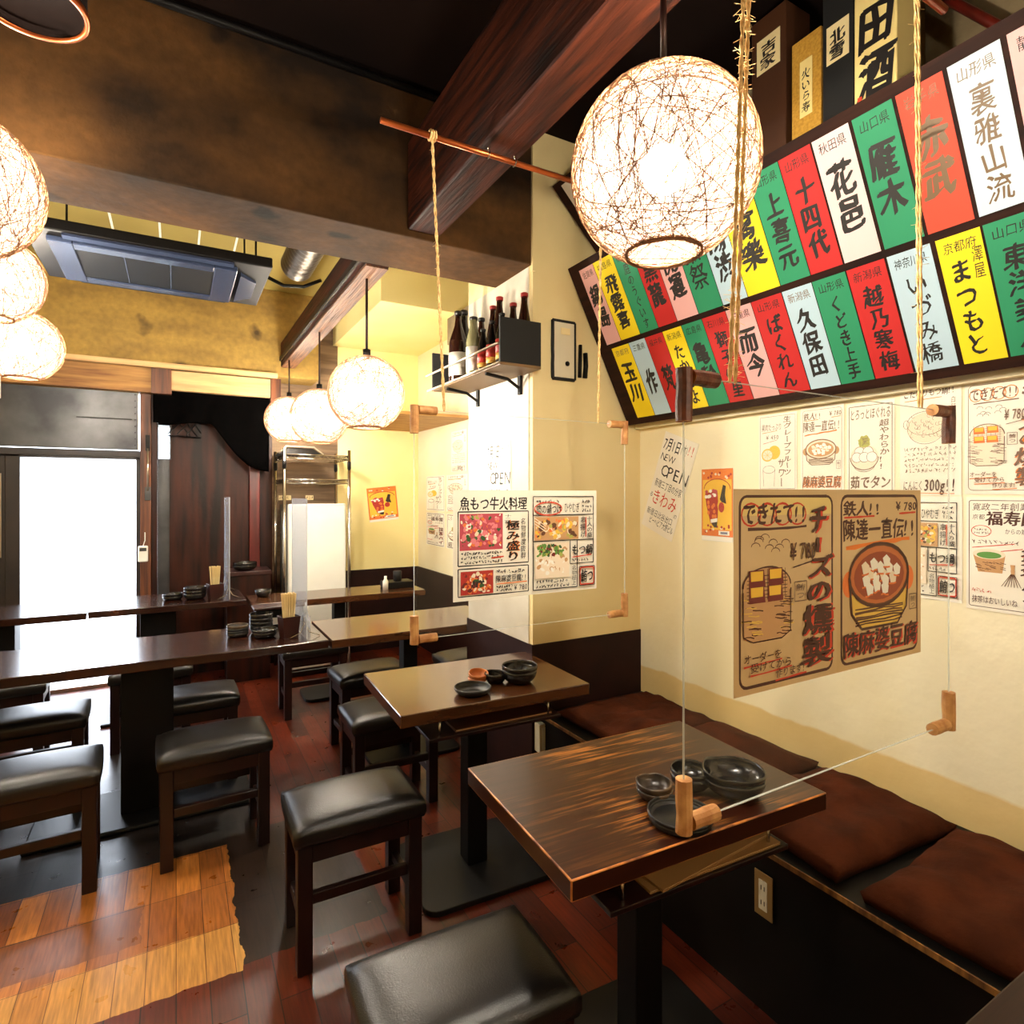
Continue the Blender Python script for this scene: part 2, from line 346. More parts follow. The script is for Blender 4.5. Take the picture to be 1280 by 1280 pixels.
# ------------------------------------------------------------------ mesh builder
class MB:
    def __init__(s): s.v = []; s.f = []; s.m = []; s.mats = []; s.cur = 0; s.T = None
    def mat(s, m):
        if m not in s.mats: s.mats.append(m)
        s.cur = s.mats.index(m); return s
    def add(s, vs, fs):
        o = len(s.v)
        for p in vs:
            p = Vector(p)
            if s.T is not None: p = s.T @ p
            s.v.append(p)
        for f in fs: s.f.append(tuple(i + o for i in f)); s.m.append(s.cur)
        return s
    def box(s, x0, y0, z0, x1, y1, z1):
        vs = [(x, y, z) for z in (z0, z1) for y in (y0, y1) for x in (x0, x1)]
        return s.add(vs, [(0, 2, 3, 1), (4, 5, 7, 6), (0, 1, 5, 4), (2, 6, 7, 3), (0, 4, 6, 2), (1, 3, 7, 5)])
    def hexa(s, b, t):    # bottom quad, top quad (same winding, counter-clockwise from above)
        return s.add(list(b) + list(t), [(3, 2, 1, 0), (4, 5, 6, 7), (0, 1, 5, 4), (1, 2, 6, 5), (2, 3, 7, 6), (3, 0, 4, 7)])
    def tube(s, pts, r, n=8, cap=True):
        pts = [Vector(p) for p in pts]; vs = []; fs = []
        up = None
        for i, p in enumerate(pts):
            d = (pts[min(i + 1, len(pts) - 1)] - pts[max(i - 1, 0)]).normalized()
            if up is None:
                up = Vector((0, 0, 1)) if abs(d.z) < .9 else Vector((1, 0, 0))
            a = (up - d * up.dot(d)).normalized(); up = a; c = d.cross(a)
            rr = r[i] if isinstance(r, (list, tuple)) else r
            for k in range(n):
                t = 2 * PI * k / n
                vs.append(p + (a * math.cos(t) + c * math.sin(t)) * rr)
        for i in range(len(pts) - 1):
            for k in range(n):
                k2 = (k + 1) % n
                fs.append((i * n + k, i * n + k2, (i + 1) * n + k2, (i + 1) * n + k))
        if cap:
            fs.append(tuple(range(n))[::-1]); fs.append(tuple(range((len(pts) - 1) * n, len(pts) * n)))
        return s.add(vs, fs)
    def lathe(s, prof, n=24, wob=None, cap=True):
        vs = []; fs = []
        for (r, z) in prof:
            for k in range(n):
                t = 2 * PI * k / n; w = wob(t, r, z) if wob else (1, 0)
                vs.append((r * w[0] * math.cos(t), r * w[0] * math.sin(t), z + w[1]))
        for i in range(len(prof) - 1):
            for k in range(n):
                k2 = (k + 1) % n
                fs.append((i * n + k, i * n + k2, (i + 1) * n + k2, (i + 1) * n + k))
        if cap and prof[0][0] > 1e-6: fs.append(tuple(range(n))[::-1])
        if cap and prof[-1][0] > 1e-6: fs.append(tuple(range((len(prof) - 1) * n, len(prof) * n)))
        return s.add(vs, fs)
    def prism(s, poly, z0, z1):
        n = len(poly)
        vs = [(x, y, z0) for x, y in poly] + [(x, y, z1) for x, y in poly]
        fs = [tuple(range(n))[::-1], tuple(range(n, 2 * n))] + [(i, (i + 1) % n, n + (i + 1) % n, n + i) for i in range(n)]
        return s.add(vs, fs)
    def build(s, name, mats=None, parent=None, loc=(0, 0, 0), rz=0, bevel=0, smooth=False, sub=0, seg=2):
        me = bpy.data.meshes.new(name)
        me.from_pydata([tuple(p) for p in s.v], [], s.f); me.update()
        ms = s.mats if s.mats else (mats if isinstance(mats, (list, tuple)) else [mats])
        for m in ms: me.materials.append(m)
        if s.mats: me.polygons.foreach_set('material_index', s.m)
        if smooth:
            me.polygons.foreach_set('use_smooth', [True] * len(me.polygons))
        o = bpy.data.objects.new(name, me); COL.objects.link(o)
        o.location = loc; o.rotation_euler = (0, 0, rz)
        if parent: o.parent = parent
        if bevel:
            b = o.modifiers.new('b', 'BEVEL'); b.width = bevel; b.segments = seg; b.limit_method = 'ANGLE'; b.angle_limit = .6
        if sub:
            q = o.modifiers.new('s', 'SUBSURF'); q.levels = q.render_levels = sub
        return o

def tag(o, label=None, cat=None, group=None, kind=None):
    if label: o['label'] = label
    if cat: o['category'] = cat
    if group: o['group'] = group
    if kind: o['kind'] = kind
    return o
def thing(name, label, cat, loc=(0, 0, 0), rz=0, group=None):
    o = bpy.data.objects.new(name, None); COL.objects.link(o); o.empty_display_size = .05
    o.location = loc; o.rotation_euler = (0, 0, rz)
    return tag(o, label, cat, group)
def struct(o): o['kind'] = 'structure'; return o
def dup(root, loc, rz=0, label=None, group=None):
    c = root.copy(); COL.objects.link(c); c.location = loc; c.rotation_euler = (0, 0, rz)
    if label: c['label'] = label
    if group: c['group'] = group
    for ch in list(root.children):
        k = ch.copy(); COL.objects.link(k); k.parent = c
        for g in list(ch.children):
            q = g.copy(); COL.objects.link(q); q.parent = k
    return c
def sbox(name, m, x0, y0, z0, x1, y1, z1, bevel=0):
    return struct(MB().box(x0, y0, z0, x1, y1, z1).build(name, m, bevel=bevel))

# ------------------------------------------------------------------ structure
ZC = 3.03
sbox('floor', m_floor, -2.5, -2.1, -.1, 2.2, 5.45, 0)
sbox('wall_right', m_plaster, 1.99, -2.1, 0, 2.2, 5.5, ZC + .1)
sbox('wall_left', m_plaster_col, -2.6, -2.1, 0, -2.4, 5.5, ZC + .1)
sbox('wall_rear', m_plaster_col, -2.6, -2.3, 0, 2.2, -2.1, ZC + .1)
sbox('ceiling', m_ceil, -2.6, -2.3, ZC, 2.2, 2.4, ZC + .1)
sbox('ceiling.001', m_ceil_o, -2.6, 2.4, ZC, 2.2, 5.6, ZC + .1)
# far wall, in segments round the doorway and slit window
YF = 5.3
sbox('wall_far', m_yellow, 1.24, YF, 0, 2.0, YF + .2, ZC)
sbox('wall_far.001', m_wallwood, -.045, YF, 0, .70, YF + .2, 2.3)
sbox('wall_far.002', m_greywood, .70, YF, 0, 1.24, YF + .2, ZC)
sbox('wall_far.003', m_doorframe, -2.5, YF + .02, 0, -1.02, YF + .2, 1.72)
sbox('wall_far.004', m_concrete_y, -2.5, YF + .05, 2.2, .72, YF + .2, ZC)
sbox('wall_far.005', m_steel, -.125, YF + .02, 0, -.03, YF + .18, 1.69)
sbox('wall_far.006', m_wallwood, -.125, YF + .02, 1.95, -.03, YF + .18, 2.3)
# dado
sbox('trim_1', m_dado, 1.24, YF - .012, 0, 1.99, YF + .01, .735)
sbox('trim_2', m_dado, 1.975, 2.90, 0, 2.0, YF, .735)
# column
CX, CY0, CY1 = 1.365, 2.224, 2.884
sbox('wall_column', m_plaster_col, CX + .004, CY0, 0, 1.995, CY1, ZC)
sbox('wall_column.001', m_white_paint, CX, CY0 + .03, .74, CX + .01, CY1 - .01, 2.43)
sbox('trim_3', m_dado, CX - .004, CY0 - .006, 0, 1.99, CY1 + .004, .752)
# big concrete beam across the room, its timber-stained faces
bm_ = MB().box(-2.5, 2.225, 2.432, CX + .006, 2.575, ZC)
struct(bm_.build('beam_concrete', m_concrete, bevel=.006))
sbox('trim_4', m_plaster_col, CX - .004, 2.212, 2.40, CX + .012, 2.226, ZC)
# yellowed concrete beam over the door wall
struct(MB().box(-2.5, 5.0, 2.35, 1.02, 5.3, ZC).build('beam_yellowed', m_concrete_y, bevel=.005))
sbox('trim_5', m_headpale, -1.4, 4.985, 2.335, .70, 5.02, 2.372)
# header boards under it
sbox('trim_6', m_header, -2.5, 5.12, 2.17, -.03, 5.3, 2.35)
sbox('trim_7', m_headpale, -.03, 5.10, 2.195, .66, 5.28, 2.34)
sbox('trim_8', m_post, -.16, 5.08, 2.16, -.03, 5.14, 2.35)
sbox('trim_9', m_post, .665, 5.1, 2.13, .74, 5.2, 2.4)
# posts by the door
sbox('trim_10', m_post, -.235, 5.22, 0, -.165, 5.32, 2.2, .004)
sbox('trim_11', m_wallwood, -.165, 5.24, 0, -.125, 5.32, 2.2, .004)
sbox('trim_12', m_redwood, .52, 5.255, 0, .60, 5.30, 1.66, .006)
# timber beams running down the room
struct(MB().mat(m_beam).box(.79, -2.1, 2.455, .925, 2.222, 2.80).build('beam_timber', bevel=.008))
t2 = MB().mat(m_beam).box(.725, 2.575, 2.432, .83, 5.0, 2.62).build('beam_timber.001', bevel=.004); struct(t2)
sbox('trim_13', m_beam_pale, .727, 2.58, 2.424, .828, 4.99, 2.433)  # paler timber along the underside of the far beam
sbox('trim_14', m_black, .712, 2.6, 2.47, .724, 4.98, 2.50)
sbox('trim_15', m_chrome, .715, 2.6, 2.462, .7245, 4.98, 2.468)
# dark conduit along the ceiling corner of the concrete beam
tag(MB().tube([(-2.2, 2.205, 3.0), (1.3, 2.205, 3.0)], .014, 8).build('ceiling_conduit', m_black, smooth=True),
    'thin dark conduit pipe running along the top of the concrete beam', 'pipe')
# soffit boxes on the right wall beyond the column
sbox('trim_17', m_concrete_g, 1.62, 3.35, 2.44, 1.99, 3.75, 2.62)
sbox('trim_18', m_yellow, 1.2, 3.9, 2.72, 1.99, 5.3, 3.03)
# concrete slab at the upper right
sbox('trim_19', m_concrete_g, 1.955, -.6, 2.5, 1.99, .93, ZC)
sbox('trim_20', m_concrete, 1.45, -.6, 2.93, 1.99, .95, ZC)
# ledge under the sign board
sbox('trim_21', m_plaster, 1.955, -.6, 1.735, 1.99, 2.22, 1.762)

# outside
sbox('floor_outside', M('pavement', (196, 196, 196), (176, 178, 180), nscale=8, rough=.8), -8, 5.45, -.16, 6, 16, -.06)
sbox('wall_outside', M('white_facade', (236, 238, 242), (226, 228, 232), nscale=3, rough=.8), -8, 11.5, -.1, 6, 11.8, 6)

# door and its frame, steel sheet above
d = MB().mat(m_doorframe).box(-1.02, 5.24, 0, -.94, 5.36, 1.72).box(-.262, 5.24, 0, -.235, 5.36, 1.72).box(-1.02, 5.24, 1.675, -.235, 5.36, 1.735).box(-2.4, 5.23, 1.69, -.235, 5.3, 1.74)
struct(d.build('door_1', bevel=.004))
struct(MB().box(-.94, 5.26, 0, -.262, 5.38, .025).build('trim_22', m_alu))
pd = MB().mat(m_steel).box(-2.4, 5.21, 1.745, -.245, 5.26, 2.185)
for k in range(9):
    pd.mat(m_black).T = Matrix.Translation((-.265, 5.209, 1.78 + k * .047)) @ Matrix.Rotation(PI / 2, 4, 'X'); pd.lathe([(.0045, 0), (.003, .003)], 8)
pd.T = None
pd.mat(m_alu).box(-2.4, 5.205, 2.183, -.24, 5.262, 2.19)
pd.mat(m_alu).box(-.247, 5.205, 1.745, -.243, 5.21, 2.185)
pd.mat(m_blackmatte).box(-.62, 5.206, 1.965, -.285, 5.211, 1.973)
struct(pd.build('wall_over_door'))
dl = MB().mat(m_doorframe).box(-2.3, 5.27, 0, -1.1, 5.3, .12).box(-1.1, 5.262, 0, -1.02, 5.305, 1.68).box(-2.3, 5.27, 1.58, -1.1, 5.3, 1.68)
dl.mat(m_glass).box(-2.3, 5.28, .12, -1.1, 5.288, 1.58).mat(m_alu).box(-1.052, 5.255, .98, -1.044, 5.263, 1.56)
struct(dl.build('door_2'))
# slit window
sw = MB().mat(m_doorframe).box(-.125, 5.25, 1.685, -.118, 5.33, 1.955).box(-.04, 5.25, 1.685, -.033, 5.33, 1.955)
sw.mat(m_clear('window_pane', (.95, 1, 1), .05, (.8, .9, .9))).box(-.118, 5.29, 1.69, -.04, 5.294, 1.95)
struct(sw.build('window_1'))

# ------------------------------------------------------------------ writing: glyphs as flat meshes
_fc = bpy.data.curves.new('glyph', 'FONT'); _fc.size = 1; _fc.resolution_u = 2
_fo = bpy.data.objects.new('glyph', _fc)
_gc = {}
def glyph(ch, bold):
    k = (ch, round(bold, 3))
    if k not in _gc:
        _fc.body = ch; _fc.offset = bold
        me = bpy.data.meshes.new_from_object(_fo)
        _gc[k] = ([(v.co.x, v.co.y) for v in me.vertices], [tuple(p.vertices) for p in me.polygons])
        bpy.data.meshes.remove(me)
    return _gc[k]

class Flat:
    """A sheet with marks laid on it in thin layers; x right 0..w, y down 0..h (metres)."""
    def __init__(s, O, ex, ey, w, h, paper, th=.0012, step=2.5e-5, skip=False):
        s.O = Vector(O); s.ex = Vector(ex).normalized(); s.ey = Vector(ey).normalized(); s.n = s.ex.cross(s.ey)
        s.w = w; s.h = h; s.mb = MB(); s.z = th; s.step = step
        s.r = random.Random(hash((round(w * 1000), round(h * 1000), len(_gc))) & 0xffff)
        if not skip:
            s.mb.mat(paper)
            c = [s.P(x, y, z) for z in (0, th) for x, y in ((0, h), (w, h), (w, 0), (0, 0))]
            s.mb.hexa(c[:4], c[4:])
    def P(s, x, y, z): return s.O + s.ex * x - s.ey * y + s.n * z
    def up(s, k=1): s.z += s.step * k
    def poly(s, pts, m, k=1):
        s.up(k); s.mb.mat(m); s.mb.add([s.P(x, y, s.z) for x, y in pts], [tuple(range(len(pts)))[::-1]])
    def rect(s, x0, y0, x1, y1, m): s.poly([(x0, y0), (x1, y0), (x1, y1), (x0, y1)], m)
    def ell(s, cx, cy, rx, ry, m, n=22, a0=0, a1=2 * PI, jit=0, k=1):
        s.poly([(cx + rx * math.cos(a0 + (a1 - a0) * i / n) * (1 + s.r.uniform(-jit, jit)), cy + ry * math.sin(a0 + (a1 - a0) * i / n) * (1 + s.r.uniform(-jit, jit))) for i in range(n + (0 if a1 - a0 > 6.2 else 1))], m, k)
    def stroke(s, pts, wd, m, jit=.25, k=1):
        s.up(k); s.mb.mat(m); L = []; R = []
        for i, p in enumerate(pts):
            a = pts[max(i - 1, 0)]; c = pts[min(i + 1, len(pts) - 1)]
            dx, dy = c[0] - a[0], c[1] - a[1]; q = math.hypot(dx, dy) or 1
            ww = wd * .5 * (1 + s.r.uniform(-jit, jit))
            L.append((p[0] - dy / q * ww, p[1] + dx / q * ww)); R.append((p[0] + dy / q * ww, p[1] - dx / q * ww))
        n = len(pts)
        s.mb.add([s.P(x, y, s.z) for x, y in L + R], [(i, i + 1, n + i + 1, n + i) for i in range(n - 1)])
    def line(s, x0, y0, x1, y1, wd, m, n=6, wave=0.0):
        s.stroke([(x0 + (x1 - x0) * i / n + s.r.uniform(-wave, wave), y0 + (y1 - y0) * i / n + s.r.uniform(-wave, wave)) for i in range(n + 1)], wd, m)
    def frame(s, x0, y0, x1, y1, wd, m, rad=.0):
        if rad:
            pts = []
            for cx, cy, a in ((x1 - rad, y0 + rad, -PI / 2), (x1 - rad, y1 - rad, 0), (x0 + rad, y1 - rad, PI / 2), (x0 + rad, y0 + rad, PI)):
                pts += [(cx + rad * math.cos(a + t * PI / 8), cy + rad * math.sin(a + t * PI / 8)) for t in range(5)]
                nx = None
            full = []
            for i in range(len(pts)):
                a, c = pts[i], pts[(i + 1) % len(pts)]
                q = max(1, int(math.hypot(c[0] - a[0], c[1] - a[1]) / .03))
                full += [(a[0] + (c[0] - a[0]) * t / q, a[1] + (c[1] - a[1]) * t / q) for t in range(q)]
            full.append(full[0]); s.stroke(full, wd, m, .15)
        else:
            for q in ((x0, y0, x1, y0), (x1, y0, x1, y1), (x1, y1, x0, y1), (x0, y1, x0, y0)): s.line(*q, wd, m)
    def arc(s, cx, cy, rx, ry, a0, a1, wd, m, n=14):
        s.stroke([(cx + rx * math.cos(a0 + (a1 - a0) * i / n), cy + ry * math.sin(a0 + (a1 - a0) * i / n)) for i in range(n + 1)], wd, m)
    def ch(s, c, cx, cy, sx, sy, m, bold=.02, rot=0.0, brush=.02, dz=0):
        vs, fs = glyph(c, 0); s.mb.mat(m)
        ex_ = bold * 1.05; offs = [(0, 0)] if ex_ < .003 else ([(ex_, ex_ * .6), (-ex_, -ex_ * .6)] if ex_ < .018 else [(0, 0), (ex_, ex_ * .62), (-ex_, -ex_ * .62), (ex_ * .5, ex_ * .1), (-ex_ * .5, -ex_ * .1)])
        sd = s.r.uniform(0, 50); rot = rot + s.r.uniform(-.05, .05) * (brush > 0); co, si = math.cos(rot), math.sin(rot); sh = s.r.uniform(.0, .12) * (brush > 0)
        nv_ = [mnoise.noise_vector(Vector((x * 4 + sd, y * 4, sd))) for x, y in vs] if brush else None
        for oi, (dx_, dy_) in enumerate(offs): s._put(vs, fs, nv_, brush, sh, sx, sy, cx, cy, co, si, dx_, dy_, oi)
    def _put(s, vs, fs, nv_, brush, sh, sx, sy, cx, cy, co, si, dx_, dy_, oi):
        out = []
        for i_, (x, y) in enumerate(vs):
            x += dx_ - .5; y += dy_ - .38
            x += y * sh
            if brush:
                nv = nv_[i_]; x += nv.x * brush * 2; y += nv.y * brush * 2
            x *= sx; y *= sy
            out.append(s.P(cx + x * co + y * si, cy - (-x * si + y * co), s.z + oi * s.step * .12))
        s.mb.add(out, fs)
    def tv(s, t, x0, y0, x1, y1, m, bold=.02, brush=.02):
        s.up(2); n = len(t); hh = (y1 - y0) / n; w = x1 - x0
        for i, c in enumerate(t):
            if c == ' ': continue
            r = PI / 2 if c in 'ー—' else 0
            s.ch(c, (x0 + x1) / 2 + s.r.uniform(-.04, .04) * w * (brush > 0), y0 + hh * (i + .5), w if not r else hh, hh if not r else w, m, bold, r, brush)
    def th(s, t, x0, y0, x1, y1, m, bold=.02, brush=.02):
        s.up(2); h = y1 - y0
        ws = [(.58 if ord(c) < 128 else 1.0) for c in t]; k = (x1 - x0) / sum(ws); x = x0
        for c, q in zip(t, ws):
            if c != ' ': s.ch(c, x + k * q / 2 + (k * .2 if ord(c) < 128 else 0), (y0 + y1) / 2, k, h, m, bold, 0, brush)
            x += k * q
    def scrib(s, x0, y0, x1, y1, rows, m, wd=.0012):
        hh = (y1 - y0) / rows
        for r_ in range(rows):
            x = x0
            while x < x1 - hh * .5:
                cw = hh * s.r.uniform(.5, .8)
                for q in range(3):
                    a = (x + s.r.uniform(0, cw), y0 + hh * (r_ + s.r.uniform(.1, .85))); b = (x + s.r.uniform(0, cw), y0 + hh * (r_ + s.r.uniform(.1, .85)))
                    s.stroke([a, ((a[0] + b[0]) / 2 + s.r.uniform(-.1, .1) * hh, (a[1] + b[1]) / 2), b], wd, m, k=.15)
                x += cw * 1.15
    def food(s, x0, y0, x1, y1, cols, base, n, rs):
        if base: s.rect(x0, y0, x1, y1, base)
        for i in range(n):
            rr = s.r.uniform(*rs); cx = s.r.uniform(x0 + rr, x1 - rr); cy = s.r.uniform(y0 + rr, y1 - rr); m_ = s.r.choice(cols)
            a = s.r.uniform(0, PI); el = s.r.uniform(.45, 1); q = []
            for t in range(9):
                an = t * 2 * PI / 9; px = rr * math.cos(an) * s.r.uniform(.75, 1.0); py = rr * el * math.sin(an) * s.r.uniform(.75, 1.0)
                q.append((cx + px * math.cos(a) - py * math.sin(a), cy + px * math.sin(a) + py * math.cos(a)))
            s.poly(q, m_, .35)
    def done(s, name, label, cat, group=None):
        # place the object's origin on the sheet
        o = s.mb
        c = s.P(s.w / 2, s.h / 2, 0); o.v = [p - c for p in o.v]
        ob = o.build(name, loc=c)
        return tag(ob, label, cat, group)

F = {k: flat('food_' + k, c, rough=.6) for k, c in dict(pink=(226, 128, 134), dpink=(190, 70, 84), red=(176, 44, 34), dred=(112, 30, 26), cream=(240, 222, 196),
     white=(246, 240, 228), green=(96, 142, 60), dgreen=(50, 88, 40), yellow=(226, 184, 80), lime=(176, 176, 84), brown=(96, 56, 32), dark=(44, 30, 24), orange=(228, 120, 52), tan=(198, 150, 100), gold=(240, 190, 60), grey=(120, 124, 150), pot=(190, 104, 50), soup=(150, 66, 34)).items()}

# ------------------------------------------------------------------ poster designs
def art_pot(f, cx, cy, r, faint=False):     # hand-drawn clay pot of tofu
    ln = m_ink_f if faint else m_ink_b
    a, b_, c_ = (F['cream'], F['tan'], m_orangemark) if faint else (F['pot'], F['soup'], F['orange'])
    f.poly([(cx - r, cy), (cx + r, cy), (cx + r * .9, cy + r * .72), (cx + r * .6, cy + r * .98), (cx - r * .6, cy + r * .98), (cx - r * .9, cy + r * .72)], F['cream'] if faint else F['yellow'])
    for i in range(7): f.line(cx - r * .8, cy + r * (.60 + i * .05), cx + r * .8, cy + r * (.60 + i * .05), r * .03, ln if i > 3 else F['brown'], 5, r * .02)
    f.ell(cx - r * 1.0, cy + r * .12, r * .2, r * .24, c_ if not faint else F['tan']); f.ell(cx + r * 1.0, cy + r * .12, r * .2, r * .24, c_ if not faint else F['tan'])
    f.ell(cx, cy, r, r * .60, F['tan'] if faint else F['brown']); f.ell(cx, cy, r * .95, r * .55, a); f.ell(cx, cy + r * .02, r * .85, r * .46, b_)
    for i in range(15):
        t = i * 2.4; q = r * .62 * math.sqrt((i + .5) / 15); x, y = cx + q * math.cos(t), cy + q * math.sin(t) * .52; z = r * .13
        f.poly([(x - z, y - z * .5), (x, y - z), (x + z, y - z * .3), (x + z * .8, y + z * .7), (x - z * .5, y + z * .9)], F['white'] if i % 4 else F['cream'])
        f.line(x - z, y + z * .9, x + z * .8, y + z * .9, r * .03, c_, 3, r * .02)
    f.arc(cx, cy, r, r * .60, 0, 2 * PI, r * .05, ln, 28)
    f.stroke([(cx - r, cy), (cx - r * .92, cy + r * .68), (cx - r * .6, cy + r * .98), (cx + r * .6, cy + r * .98), (cx + r * .92, cy + r * .68), (cx + r, cy)], r * .05, ln)
def art_steamer(f, cx, cy, w, h, faint=False):  # smoked cheese on a bamboo steamer
    ln = m_ink_f if faint else m_ink_b
    f.poly([(cx - w, cy), (cx + w, cy), (cx + w * .96, cy + h), (cx + w * .6, cy + h * 1.08), (cx - w * .6, cy + h * 1.08), (cx - w * .96, cy + h)], F['cream'] if faint else F['tan'])
    for i in range(46):
        x = cx + f.r.choice((-1, 1)) * w * f.r.uniform(.35, .95); y = cy + h * f.r.uniform(.1, 1.0)
        f.line(x - w * .22, y, x + w * .2, y + h * .03, w * .03, ln if faint else (F['brown'] if i % 3 else F['yellow']), 3, w * .02)
    f.ell(cx, cy - h * .08, w, h * .42, F['cream'] if faint else F['tan']); f.arc(cx, cy - h * .08, w, h * .42, PI, 2 * PI, w * .05, ln, 16)
    for i in range(-3, 4):
        f.line(cx + i * w * .25, cy - h * .45, cx + i * w * .25, cy + h * .2, w * .02, ln, 3, w * .01); f.line(cx - w * .85, cy - h * (.08 - i * .08), cx + w * .85, cy - h * (.08 - i * .08), w * .02, ln, 3, w * .01)
    for x, y in ((-.42, -.24), (.36, -.26), (-.42, .1), (.34, .1)):
        q = w * .33
        X, Y = cx + x * w, cy + y * h
        f.poly([(X - q, Y - q * .8), (X + q * .8, Y - q * .8), (X + q, Y + q * .6), (X - q, Y + q * .6)], F['orange'] if faint else F['dred'])
        f.poly([(X - q * .85, Y - q * .7), (X + q * .7, Y - q * .7), (X + q * .65, Y + q * .1), (X - q * .8, Y + q * .1)], F['gold'])
    f.stroke([(cx - w, cy), (cx - w * .98, cy + h * .95), (cx - w * .6, cy + h * 1.08), (cx + w * .6, cy + h * 1.08), (cx + w * .98, cy + h * .95), (cx + w, cy)], w * .04, ln)

def poster_cheese(f, faint=False):
    w, h = f.w, f.h; k = m_ink_f if faint else m_ink_b; sh = m_orangemark if faint else m_redmark; bd = .035 if not faint else .02
    if not faint: f.rect(w * .06, h * .04, w * .94, h * .13, F['gold'] if False else M('pale_yellow_wash', (226, 200, 128), rough=.8))
    f.frame(w * .05, h * .035, w * .95, h * .965, w * .018 if not faint else w * .008, k, w * .06)
    for i in range(4):
        f.arc(w * (.15 + .145 * i), h * .125, w * .085, h * .055, 0, 2 * PI, w * .012, sh, 16)
    f.th('できたて!!', w * .07, h * .06, w * .70, h * .18, k, bd, .03)
    f.line(w * .12, h * .198, w * .68, h * .192, w * .016, k, 6, w * .003)
    for i in range(9): f.arc(w * f.r.uniform(.14, .5), h * f.r.uniform(.24, .33), w * .04, h * .02, PI, 2 * PI, w * .006, m_ink_f if faint else F['brown'], 6)
    art_steamer(f, w * .29, h * .50, w * .22, h * .23, faint)
    x0, x1 = w * .70, w * .93
    for dx, mm in ((w * .018, sh), (0, k)):
        f.tv('チ', x0 - w * .005 + dx, h * .07 + dx * .4, x1 - w * .04 + dx, h * .24 + dx * .4, mm, bd, .03)
        f.line(w * .79 + dx, h * .255, w * .78 + dx, h * .335, w * .028, mm, 4, .001)
        f.tv('ズの', x0 - w * .03 + dx, h * .34 + dx * .4, x1 + w * .01 + dx, h * .60 + dx * .4, mm, bd, .03)
        f.tv('燻製', x0 - w * .08 + dx, h * .60 + dx * .4, x1 + w * .01 + dx, h * .93 + dx * .4, mm, bd, .03)
    f.th('¥780', w * .51, h * .255, w * .77, h * .375, k, bd * .7, .02); f.line(w * .53, h * .40, w * .72, h * .375, w * .008, k)
    f.frame(w * .545, h * .475, w * .665, h * .575, w * .006, m_ink_f); f.tv('鮪つ', w * .56, h * .485, w * .65, h * .565, m_ink_f, .0)
    for i, (t, xa, xb) in enumerate((('オーダーを', .07, .42), ('受けてから', .13, .52), ('作ります!', .36, .66))):
        f.th(t, w * xa, h * (.80 + .048 * i), w * xb, h * (.85 + .048 * i), k, .01)
        f.line(w * xa, h * (.862 + .048 * i), w * xb, h * (.852 + .048 * i), w * .01, sh, 5, .0006)
def poster_mapo(f, faint=False):
    w, h = f.w, f.h; k = m_ink_f if faint else m_ink_b; sh = m_orangemark if faint else m_redmark; bd = .03 if not faint else .015
    f.frame(w * .05, h * .035, w * .95, h * .965, w * .018 if not faint else w * .008, k, w * .06)
    f.th('鉄人!!', w * .07, h * .06, w * .52, h * .15, k, bd, .03); f.line(w * .08, h * .155, w * .42, h * .15, w * .012, sh)
    f.th('¥780', w * .68, h * .06, w * .95, h * .13, k, bd, .02); f.line(w * .72, h * .14, w * .93, h * .135, w * .012, sh)
    f.th('陳達一直伝!!', w * .06, h * .16, w * .95, h * .29, k, bd, .03)
    f.line(w * .1, h * .325, w * .85, h * .29, w * .028, m_orangemark, 8, .0012)
    art_pot(f, w * .48, h * .49, w * .35, faint)
    f.frame(w * .84, h * .63, w * .93, h * .72, w * .006, m_ink_f); f.tv('鮪つ', w * .855, h * .64, w * .915, h * .715, m_ink_f, 0)
    f.th('陳麻婆豆腐', w * .055 + w * .012, h * .795, w * .945 + w * .012, h * .94, sh, bd, .03)
    f.th('陳麻婆豆腐', w * .055, h * .79, w * .945, h * .935, k, bd, .03)
def poster_sour(f):
    w, h = f.w, f.h
    f.frame(w * .04, h * .03, w * .96, h * .97, w * .008, m_ink_f)
    f.tv('生グレープフルーツ', w * .66, h * .04, w * .86, h * .80, m_ink_f, .02); f.tv('サワー', w * .52, h * .58, w * .70, h * .95, m_ink_f, .02)
    f.th('果肉たっぷり', w * .08, h * .12, w * .62, h * .22, m_ink_f, .0); f.line(w * .1, h * .24, w * .5, h * .22, w * .012, m_orangemark); f.th('¥450', w * .2, h * .26, w * .55, h * .34, m_ink_f, 0); f.line(w * .12, h * .38, w * .5, h * .34, w * .01, m_redmark)
    f.ell(w * .42, h * .50, w * .16, h * .09, F['gold']); f.ell(w * .24, h * .53, w * .16, h * .085, F['yellow']); f.ell(w * .24, h * .53, w * .13, h * .065, F['cream'])
    for i in range(8): f.line(w * .24, h * .53, w * (.24 + .12 * math.cos(i * PI / 4)), h * (.53 + .06 * math.sin(i * PI / 4)), w * .008, F['yellow'], 2)
    f.arc(w * .28, h * .72, w * .16, h * .05, 0, 2 * PI, w * .008, m_ink_f); f.line(w * .12, h * .72, w * .14, h * .94, w * .008, m_ink_f); f.line(w * .44, h * .72, w * .42, h * .94, w * .008, m_ink_f)
